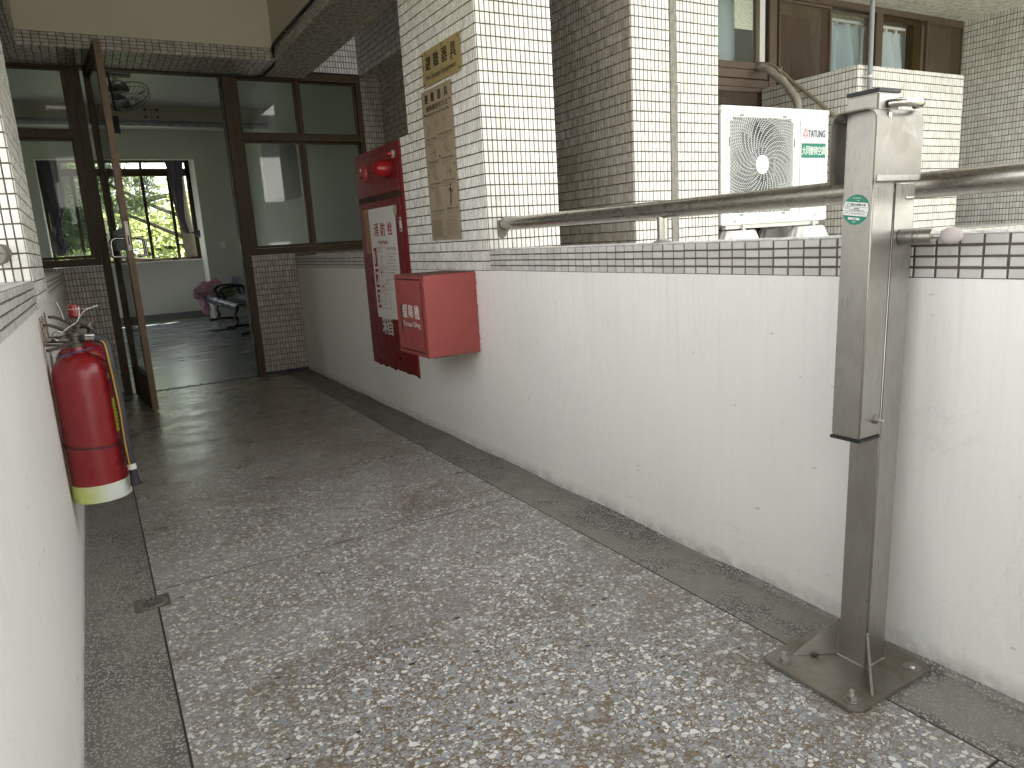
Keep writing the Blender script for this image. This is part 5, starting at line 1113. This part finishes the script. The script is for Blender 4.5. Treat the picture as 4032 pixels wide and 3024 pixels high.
for k, (a, b, yy) in enumerate(((4.052, 4.075, YW-.002), (4.080, 4.098, YW+.012), (4.102, 4.190, YW-.012))): MB().box(a, b, yy, yy+.07, 2.10, 2.764).build('mullion', B2, wf, bevel=.002)
m = MB(); m.box(4.19, 4.70, YW+.02, YW+.09, 2.722, 2.764); m.box(4.668, 4.70, YW+.02, YW+.09, 2.10, 2.722); m.box(4.705, 4.80, YW+.03, YW+.09, 2.10, 2.764); m.build('inner_frame', M['bronze'], wf, bevel=.002)
sash(4.81, 5.372, 2.12, 2.770, .020, YW-.014, M['screen'])
def curtain(x0, x1, z0, z1, y_, label, folds, amp=.05, mat=None, par=None):
    nx, nz = 90, 14; V = []; F = []
    for j in range(nz+1):
        v = j/nz; z = z1+(z0-z1)*v
        for i in range(nx+1):
            u = i/nx; a = amp*(.35+.65*min(1, v*2.2)); V.append((x0+(x1-x0)*u+.012*math.sin(u*folds*2*PI+1)*v, y_+a*math.sin(u*folds*2*PI+.7*math.sin(u*9))+.4*a*math.sin(u*folds*5+v*2), z))
    for j in range(nz):
        for i in range(nx): F.append((j*(nx+1)+i, j*(nx+1)+i+1, (j+1)*(nx+1)+i+1, (j+1)*(nx+1)+i))
    o = MB().add(V, F).build('curtain', mat or M['bluecurtain'], None, smooth=True, fix=False); tag(o, label, 'curtain', 'pale blue curtains'); return o
c1 = curtain(3.60, 4.20, 2.1, 2.70, YW+.15, 'pale blue pleated curtain in the middle pane left of the grey pole', 3.2)
c2 = curtain(4.22, 4.90, 2.1, 2.688, YW+.155, 'pale blue pleated curtain in the open pane right of the grey pole', 4.2)
c3 = curtain(1.6, 2.66, 1.2, 2.9, YW+.15, 'pale blue curtain behind the window at the left, above the air conditioner', 3.0)
c4 = curtain(3.03, 3.50, 2.1, 2.70, YW+.15, 'pale curtain seen dimly through the brown screen', 2.4, mat=cloth('pale_grey_curtain', (.40, .42, .40), (.5, .52, .5)))
MB().box(3.57, 4.90, YW+.10, YW+.12, 2.70, 2.716).build('curtain_rail', M['white'], wf)
for x_ in (3.64, 3.76, 3.88, 4.02, 4.30, 4.42, 4.56, 4.72): MB().box(x_-.006, x_+.006, YW+.105, YW+.125, 2.672, 2.70).build('curtain_hook', M['white'], wf)

# ---- inside the hall
wn_ = thing('hall_back_window', (-1, 15, 1.12), 'wide dark framed sliding window at the back of the hall, trees outside', 'window')
m = MB(); BK = M['bronze']
m.box(-2.2, .2, 15.02, 15.14, 1.116, 1.165); m.box(-2.2, .2, 15.02, 15.14, 2.645, 2.775); m.box(-2.2, .2, 15.02, 15.14, 2.885, 2.93); m.box(-2.2, -2.15, 15.02, 15.14, 1.165, 2.885); m.box(.13, .2, 15.02, 15.14, 1.165, 2.885)
m.build('outer_frame', M['bronze'], wn_, bevel=.004)
for x_ in (-1.72, -1.18, -.625, -.18): MB().box(x_-.025, x_+.025, 15.03, 15.11, 1.166, 2.644).build('mullion', BK, wn_, bevel=.003)
for x_ in (-1.45, -.61): MB().box(x_-.02, x_+.02, 15.03, 15.11, 2.776, 2.884).build('mullion', BK, wn_, bevel=.003)
MB().box(-2.15, .13, 15.06, 15.065, 1.166, 2.644).build('pane', M['glass'], wn_); MB().box(-2.15, .13, 15.06, 15.065, 2.776, 2.884).build('pane', M['glass'], wn_)
def twist(path, widths, label):
    P = smoothpath(path, 10); n = len(P); wd = np.interp(np.linspace(0, 1, n), np.linspace(0, 1, len(widths)), widths); V = []; F = []; k_ = 40
    for i, p in enumerate(P):
        for k in range(k_):
            a = 2*PI*k/k_; fold = 1+.13*math.sin(7*a+i*.22)+.08*math.sin(11*a-i*.15); V.append((p.x+wd[i]*math.cos(a)*fold, p.y+min(wd[i], .07)*math.sin(a)*fold, p.z))
    for i in range(n-1): F += [(i*k_+k, i*k_+(k+1) % k_, (i+1)*k_+(k+1) % k_, (i+1)*k_+k) for k in range(k_)]
    o = MB().add(V, F).build('tied_curtain', M['darkcurtain'], None, smooth=True, fix=False); tag(o, label, 'curtain'); return o
twist([(-.065, 14.9, 2.90), (-.075, 14.9, 2.5), (-.075, 14.9, 2.1), (-.06, 14.9, 1.8), (.0, 14.9, 1.60), (.12, 14.86, 1.60), (.22, 14.85, 1.64), (.17, 14.85, 1.54), (.22, 14.85, 1.50)], [.135, .10, .075, .055, .045, .05, .085, .06, .02], 'grey curtain twisted and knotted at the right side of the hall window')
twist([(-2.06, 14.9, 2.90), (-2.04, 14.9, 2.5), (-2.02, 14.9, 2.1), (-2.06, 14.9, 1.8), (-2.08, 14.9, 1.62), (-2.03, 14.88, 1.45), (-2.08, 14.88, 1.30)], [.17, .16, .12, .065, .07, .11, .05], 'grey curtain gathered at the left side of the hall window')
rl = thing('ceiling_rail', (-.5, 12.08, 3.05), 'grey metal track running under the ceiling beam in the hall', 'rail')
MB().box(-4, 1.04, 12.06, 12.1, 3.085, 3.13).build('upper_channel', M['pvc'], rl); tr_ = MB().box(-4, 1.04, 12.05, 12.1, 3.045, 3.083).build('perforated_strip', M['fin'], rl)
for k in range(12): MB().box(-1.3+.18*k, -1.2+.18*k, 12.0485, 12.0498, 3.058, 3.066).build('slot', M['acdark'], tr_)
MB().box(-1.10, -1.02, 12.0, 12.048, 2.93, 3.17).build('trolley', M['blackm'], rl, bevel=.006)
MB().box(-.585, -.58, 12.094, 12.099, 3.13, 3.34).build('beam_joint', M['ink'], rl)
for x_ in (-.66, -.50):
    for z_ in (3.18, 3.28): MB().cyl((x_, 12.0985, z_), (x_, 12.092, z_), .02, 12).build('bolt_head', M['inkgrey'], rl)
fn = thing('caged_fan', (-1.08, 9.5, 3.1), 'dark caged ceiling fan hanging in the hall behind the door top', 'fan')
fm = simple('dark_fan_grey', (.07, .07, .065), .5)
MB().lathe([(.10, 0), (.11, .03), (.09, .09), (.05, .12)], (-1.12, 9.5, 3.00), (0, 0, 1), 24).build('motor', fm, fn, smooth=True)
MB().cyl((-1.14, 9.5, 3.11), (-1.14, 9.5, 3.34), .025, 12).build('stem', M['white'], fn); MB().box(-1.25, -.98, 9.42, 9.58, 3.17, 3.22).build('mount', fm, fn, bevel=.01)
tilt = Vector((.25, -.35, -.9)).normalized(); ta = tilt.cross(Y).normalized(); tb = tilt.cross(ta)
cf = Vector((-1.05, 9.48, 2.97)); cg = MB()
for rr, hh in ((.24, .0), (.235, .05), (.17, .09), (.09, .10)): cg.tube([cf+tilt*hh+(ta*math.cos(a)+tb*math.sin(a))*rr for a in [2*PI*k/40 for k in range(41)]], .005 if hh == 0 else .003, 5)
for k in range(28):
    a = 2*PI*k/28; cg.tube([cf+tilt*h_+(ta*math.cos(a+s_)+tb*math.sin(a+s_))*r for r, h_, s_ in ((.24, 0, 0), (.235, .05, .05), (.17, .09, .25), (.05, .10, .6))], .0018, 4)
cg.build('cage', fm, fn)
for q in range(3):
    V = []
    for i in range(7):
        r = .03+.18*i/6
        for da in (-.28*(.4+.6*math.sin(PI*(i+1)/8)), .32*(.4+.6*math.sin(PI*(i+1)/8))): a = 2*PI*q/3+.35+da; V.append(cf+tilt*(.045+.05*da)+(ta*math.cos(a)+tb*math.sin(a))*r)
    MB().add(V, [(2*i, 2*i+1, 2*i+3, 2*i+2) for i in range(6)]).build('blade', simple('grey_blade', (.2, .2, .2), .3), fn, smooth=True)
tag(MB().cyl((-1.245, 9.0, 3.34), (-1.215, 9.0, 2.72), .011, 10).build('hanging_rod', M['blackm'], None), 'thin black rod hanging from the hall ceiling beside the caged fan', 'rod')
o = MB().lathe([(.03, 0), (.035, .02), (.03, .045), (.001, .055)], (-1.10, 9.3, 3.34), (0, 0, -1), 20).build('light_bulb', M['bulb'], None, smooth=True); tag(o, 'small lit round lamp on the hall ceiling above the fan', 'lamp')
# bench
bn = thing('waiting_bench', (.27, 12.4, 0), 'row of dark blue-black moulded seats along the hall wall', 'bench')
for k in range(6):
    ya, yb_ = 14.12-.56*k, 14.12-.56*(k+1)+.035; V = []; F = []; prof = [(-.015, .385), (.0, .43), (.05, .452), (.15, .445), (.30, .425), (.42, .43), (.475, .47), (.52, .60), (.555, .74), (.565, .76)]
    for (x_, z_) in prof:
        for yy in (ya, ya+(yb_-ya)*.12, (ya+yb_)/2, ya+(yb_-ya)*.88, yb_): V.append((x_, yy, z_+(.012 if yy in (ya, yb_) and x_ > .02 else 0)))
    nP = len(prof); nn = 5
    V += [(x, y, z-.02) for x, y, z in V]; o_ = nP*nn
    for i in range(nP-1):
        for j in range(nn-1): a = i*nn+j; F += [(a, a+1, a+nn+1, a+nn), (o_+a, o_+a+nn, o_+a+nn+1, o_+a+1)]
    for j in range(nn-1): F += [(j, o_+j, o_+j+1, j+1), ((nP-1)*nn+j, (nP-1)*nn+j+1, o_+(nP-1)*nn+j+1, o_+(nP-1)*nn+j)]
    for i in range(nP-1): a = i*nn; b = a+nn-1; F += [(a, a+nn, o_+a+nn, o_+a), (b, o_+b, o_+b+nn, b+nn)]
    MB().add(V, F).build('seat', M['navyseat'], bn, smooth=True)
MB().box(.24, .32, 10.75, 14.1, .355, .40).build('beam', M['blackm'], bn)
for yy in (14.0, 12.15, 10.95):
    MB().tube(smoothpath([(.28, yy, .38), (.25, yy, .30), (.20, yy, .20), (.23, yy, .10), (.17, yy, .012)]), [.05]*5+[.035]*6+[.03]*8+[.04]*6 if False else .034, 12, flat=.6).build('leg', M['blackm'], bn, smooth=True)
    MB().tube([(.05, yy, .018), (.30, yy, .03), (.54, yy, .018)], .022, 10).build('foot_bar', M['blackm'], bn, smooth=True)
    MB().tube([(.24, yy-.006, .34), (.19, yy-.030, .20), (.20, yy-.030, .10), (.15, yy-.03, .03)], .006, 8).build('leg_trim', M['chrome'], bn, smooth=True)
for yy in (12.98, 12.42):
    MB().tube(smoothpath([(.46, yy, .50), (.42, yy, .63), (.30, yy, .66), (.12, yy, .645), (.06, yy, .60), (.09, yy, .545), (.14, yy, .46)]), .028, 12, flat=.9).build('armrest', M['blackm'], bn, smooth=True)
    MB().tube([(.03, yy, .60), (.06, yy, .545), (.11, yy, .46)], .010, 8).build('armrest_trim', M['chrome'], bn, smooth=True)
# pink bag with wilted leaves, hanging over the far end of the bench
def lump(path, rad, nm, mat, par, n=26, amp=.16):
    P = smoothpath(path, 7); rd = np.interp(np.linspace(0, 1, len(P)), np.linspace(0, 1, len(rad)), rad); V = []; F = []
    for i, p in enumerate(P):
        for k in range(n):
            a = 2*PI*k/n; f = 1+amp*math.sin(3*a+i*.5)+amp*.6*math.sin(5*a-i*.8)+random.uniform(-.04, .04); V.append((p.x+rd[i]*f*math.cos(a)*.9, p.y+rd[i]*f*math.cos(a)*.4, p.z+rd[i]*f*math.sin(a))) if abs((P[min(i+1, len(P)-1)]-P[max(i-1, 0)]).normalized().z) < .7 else V.append((p.x+rd[i]*f*math.cos(a), p.y+rd[i]*f*math.sin(a), p.z))
    for i in range(len(P)-1): F += [(i*n+k, i*n+(k+1) % n, (i+1)*n+(k+1) % n, (i+1)*n+k) for k in range(n)]
    F += [tuple(range(n)), tuple((len(P)-1)*n+k for k in range(n))]
    return MB().add(V, F).build(nm, mat, par, smooth=True)
pb = thing('pink_plastic_bag', (0, 13.85, .45), 'crumpled pink plastic bag full of things drooping over the far end of the bench', 'bag')
lump([(.33, 13.9, .60), (.22, 13.88, .62), (.08, 13.86, .60), (-.03, 13.85, .56), (-.10, 13.85, .50), (-.13, 13.85, .47)], [.05, .12, .12, .11, .09, .03], 'bag_body', M['pinkbag'], pb)
lump([(-.05, 13.86, .50), (-.03, 13.86, .40), (-.01, 13.86, .30), (.0, 13.86, .20), (.01, 13.86, .12)], [.05, .06, .065, .07, .03], 'bag_tail', M['pinkbag'], pb)
lb = thing('leaf_bundle', (.35, 13.7, .47), 'bundle of wilted green leaves sticking out of the pink bag', 'leaves')
for k in range(14):
    a = random.uniform(-.5, .9); l = random.uniform(.25, .36); c0 = Vector((.20, 13.70+random.uniform(-.05, .05), .50+random.uniform(0, .06))); d = Vector((math.cos(a), -.25, math.sin(a)*.75)).normalized(); s_ = Vector((-math.sin(a), .3, math.cos(a))).normalized()
    V = []
    for i in range(6): u = i/5; w_ = .035*math.sin(PI*min(1, u*.9+.08)); p = c0+d*l*u+Vector((0, 0, -.05*u*u)); V += [p-s_*w_, p+Vector((0, .008, 0)), p+s_*w_]
    MB().add(V, [(3*i+j, 3*i+j+1, 3*i+j+4, 3*i+j+3) for i in range(5) for j in (0, 1)]).build('leaf', M['leafbundle'], lb, smooth=True)
tag(MB().tube(smoothpath([(.16, 12.05, .012), (.02, 12.0, .008), (-.10, 11.98, .012), (-.16, 11.96, .02), (-.12, 11.9, .012), (-.19, 11.92, .02), (-.22, 12.0, .012)]), .012, 8).build('black_cord', M['black'], None, smooth=True), 'short black cord with plug lying on the hall floor by the bench leg', 'cord')
tag(MB().box(.45, .53, 14.27, 14.299, 1.28, 1.40).build('wall_switch', M['white'], None, bevel=.004), 'white switch plate on the hall wall right of the window', 'switch')
# pipe and shadow cabinet seen through the right hand panes
tag(MB().tube(smoothpath([(1.0, 10.2, 0), (1.0, 10.2, 2.0), (1.0, 10.2, 2.45), (.96, 10.15, 2.62), (1.0, 10.1, 2.75), (1.0, 10.1, 3.34)]), .035, 12).build('wall_pipe', M['white'], None, smooth=True), 'white pipe climbing the hall side wall behind the right panes', 'pipe')
tag(MB().box(.80, 1.04, 10.5, 11.6, 1.9, 2.75).build('wall_cabinet', simple('grey_cabinet', (.30, .31, .30), .5), None, bevel=.01), 'grey cabinet on the hall side wall seen dimly through the top panes', 'cabinet')

# ---- trees outside the hall window
def tree(name, x, y, ztop, zc, R_, label, n, leaf, mat, trunkr=.22, needles=False, seed=0, branches=9):
    rs = np.random.default_rng(seed); r = thing(name, (x, y, -7.2), label, 'tree')
    tp = [Vector((x+.3*math.sin(i*.7+seed), y+.2*math.cos(i*.9+seed), -7.2+(ztop+5.2)*i/7)) for i in range(8)]
    MB().tube(smoothpath(tp, 4), [trunkr*(1-.75*i/28) for i in range(29)], 12).build('trunk', M['bark'], r, smooth=True)
    cl = []
    for b in range(branches):
        z0b = zc-R_*.7+1.4*R_*b/branches; a = rs.uniform(0, 2*PI); bp = Vector((x, y, z0b)); l = R_*rs.uniform(.7, 1.05)
        e = bp+Vector((math.cos(a)*l, math.sin(a)*l, l*rs.uniform(-.1, .45))); mid = bp.lerp(e, .5)+Vector((0, 0, .12*l))
        MB().tube(smoothpath([bp, mid, e], 5), [trunkr*.42*(1-.08*i) for i in range(11)], 8).build('branch', M['bark'], r, smooth=True)
        for q in (.45, .65, .85, 1.0): cl.append((bp.lerp(e, q)+Vector(rs.normal(0, R_*.10, 3)), R_*rs.uniform(.16, .30)))
    cl += [(Vector((x, y, zc))+Vector(rs.normal(0, R_*.42, 3)), R_*rs.uniform(.18, .32)) for _ in range(branches*3)]
    C = np.array([c_[0][:] for c_ in cl]); S_ = np.array([c_[1] for c_ in cl]); idx = rs.integers(0, len(cl), n)
    d = rs.normal(0, 1, (n, 3)); d /= np.linalg.norm(d, axis=1)[:, None]; P = C[idx]+d*(S_[idx]*rs.uniform(.35, 1, n)**.5)[:, None]*np.array([1, 1, .75])
    if needles: U = d+rs.normal(0, .35, (n, 3))+np.array([0, 0, -.25]); lw, ll = leaf*.16, leaf*1.9
    else: U = rs.normal(0, 1, (n, 3)); lw, ll = leaf*.42, leaf
    U /= np.linalg.norm(U, axis=1)[:, None]; W = np.cross(U, rs.normal(0, 1, (n, 3))); W /= np.linalg.norm(W, axis=1)[:, None]; s = rs.uniform(.7, 1.25, n)[:, None]
    V = np.stack([P-U*ll/2*s, P+W*lw*s, P+U*ll/2*s, P-W*lw*s], 1).reshape(-1, 3); F = np.arange(4*n).reshape(n, 4)
    me = bpy.data.meshes.new('crown'); me.from_pydata((V-np.array([x, y, -7.2])).tolist(), [], F.tolist()); me.materials.append(mat); o = bpy.data.objects.new('crown', me); COL.objects.link(o); o.parent = r; return r
tree('broadleaf_tree', -.9, 24.0, 3.4, .1, 4.0, 'bright yellow-green broadleaf tree directly outside the hall window', 20000, .14, M['leaf'], .25, False, 3, 12)
tree('broadleaf_tree', 3.4, 26.0, 4.6, .5, 4.3, 'leafy green tree outside, behind the knotted curtain side', 8000, .15, M['leaf'], .3, False, 5, 12)
tree('broadleaf_tree', -6.0, 27.0, 4.6, .5, 4.6, 'leafy green tree outside, beyond the left curtain', 8000, .15, M['leaf'], .3, False, 8, 12)
tree('needle_tree', -2.7, 20.2, 5.0, 3.1, 1.9, 'dark needle-leaved tree outside the left panes of the hall window', 26000, .16, M['needle'], .16, True, 11, 12)
r = thing('leaning_tree', (.62, 18.8, -7.2), 'grey tree trunk with long slanting branches outside the right of the hall window', 'tree')
MB().tube(smoothpath([(.62, 18.8, -7.2), (.58, 18.8, -2), (.48, 18.8, 1.3), (.40, 18.8, 2.6), (.45, 18.8, 5)], 6), .15, 12).build('trunk', M['bark'], r, smooth=True)
for pth in ([(.5, 18.8, 1.55), (-.4, 18.7, 2.0), (-1.2, 18.6, 2.35), (-2.2, 18.6, 2.75)], [(.5, 18.8, 2.05), (-.2, 18.7, 2.35), (-.8, 18.7, 2.7), (-1.6, 18.6, 3.2)], [(.5, 18.8, 1.1), (-.5, 18.7, 1.15), (-1.5, 18.6, 1.35)]):
    MB().tube(smoothpath(pth, 6), [.052*(1-.03*i) for i in range(6*(len(pth)-1)+1)], 10).build('branch', M['bark'], r, smooth=True)
n = 7000; rs = np.random.default_rng(2); cc_ = rs.uniform([-2.4, 18.3, 2.25], [.2, 19.0, 3.3], (26, 3)); P = cc_[rs.integers(0, 26, n)]+rs.normal(0, .13, (n, 3)); U = rs.normal(0, 1, (n, 3)); U[:, 2] -= .6; U /= np.linalg.norm(U, axis=1)[:, None]; W = np.cross(U, rs.normal(0, 1, (n, 3))); W /= np.linalg.norm(W, axis=1)[:, None]
V = np.stack([P-U*.11, P+W*.008, P+U*.11, P-W*.008], 1).reshape(-1, 3)
me = bpy.data.meshes.new('crown'); me.from_pydata((V-np.array([.62, 18.8, -7.2])).tolist(), [], np.arange(4*n).reshape(n, 4).tolist()); me.materials.append(M['needle']); o = bpy.data.objects.new('crown', me); COL.objects.link(o); o.parent = r
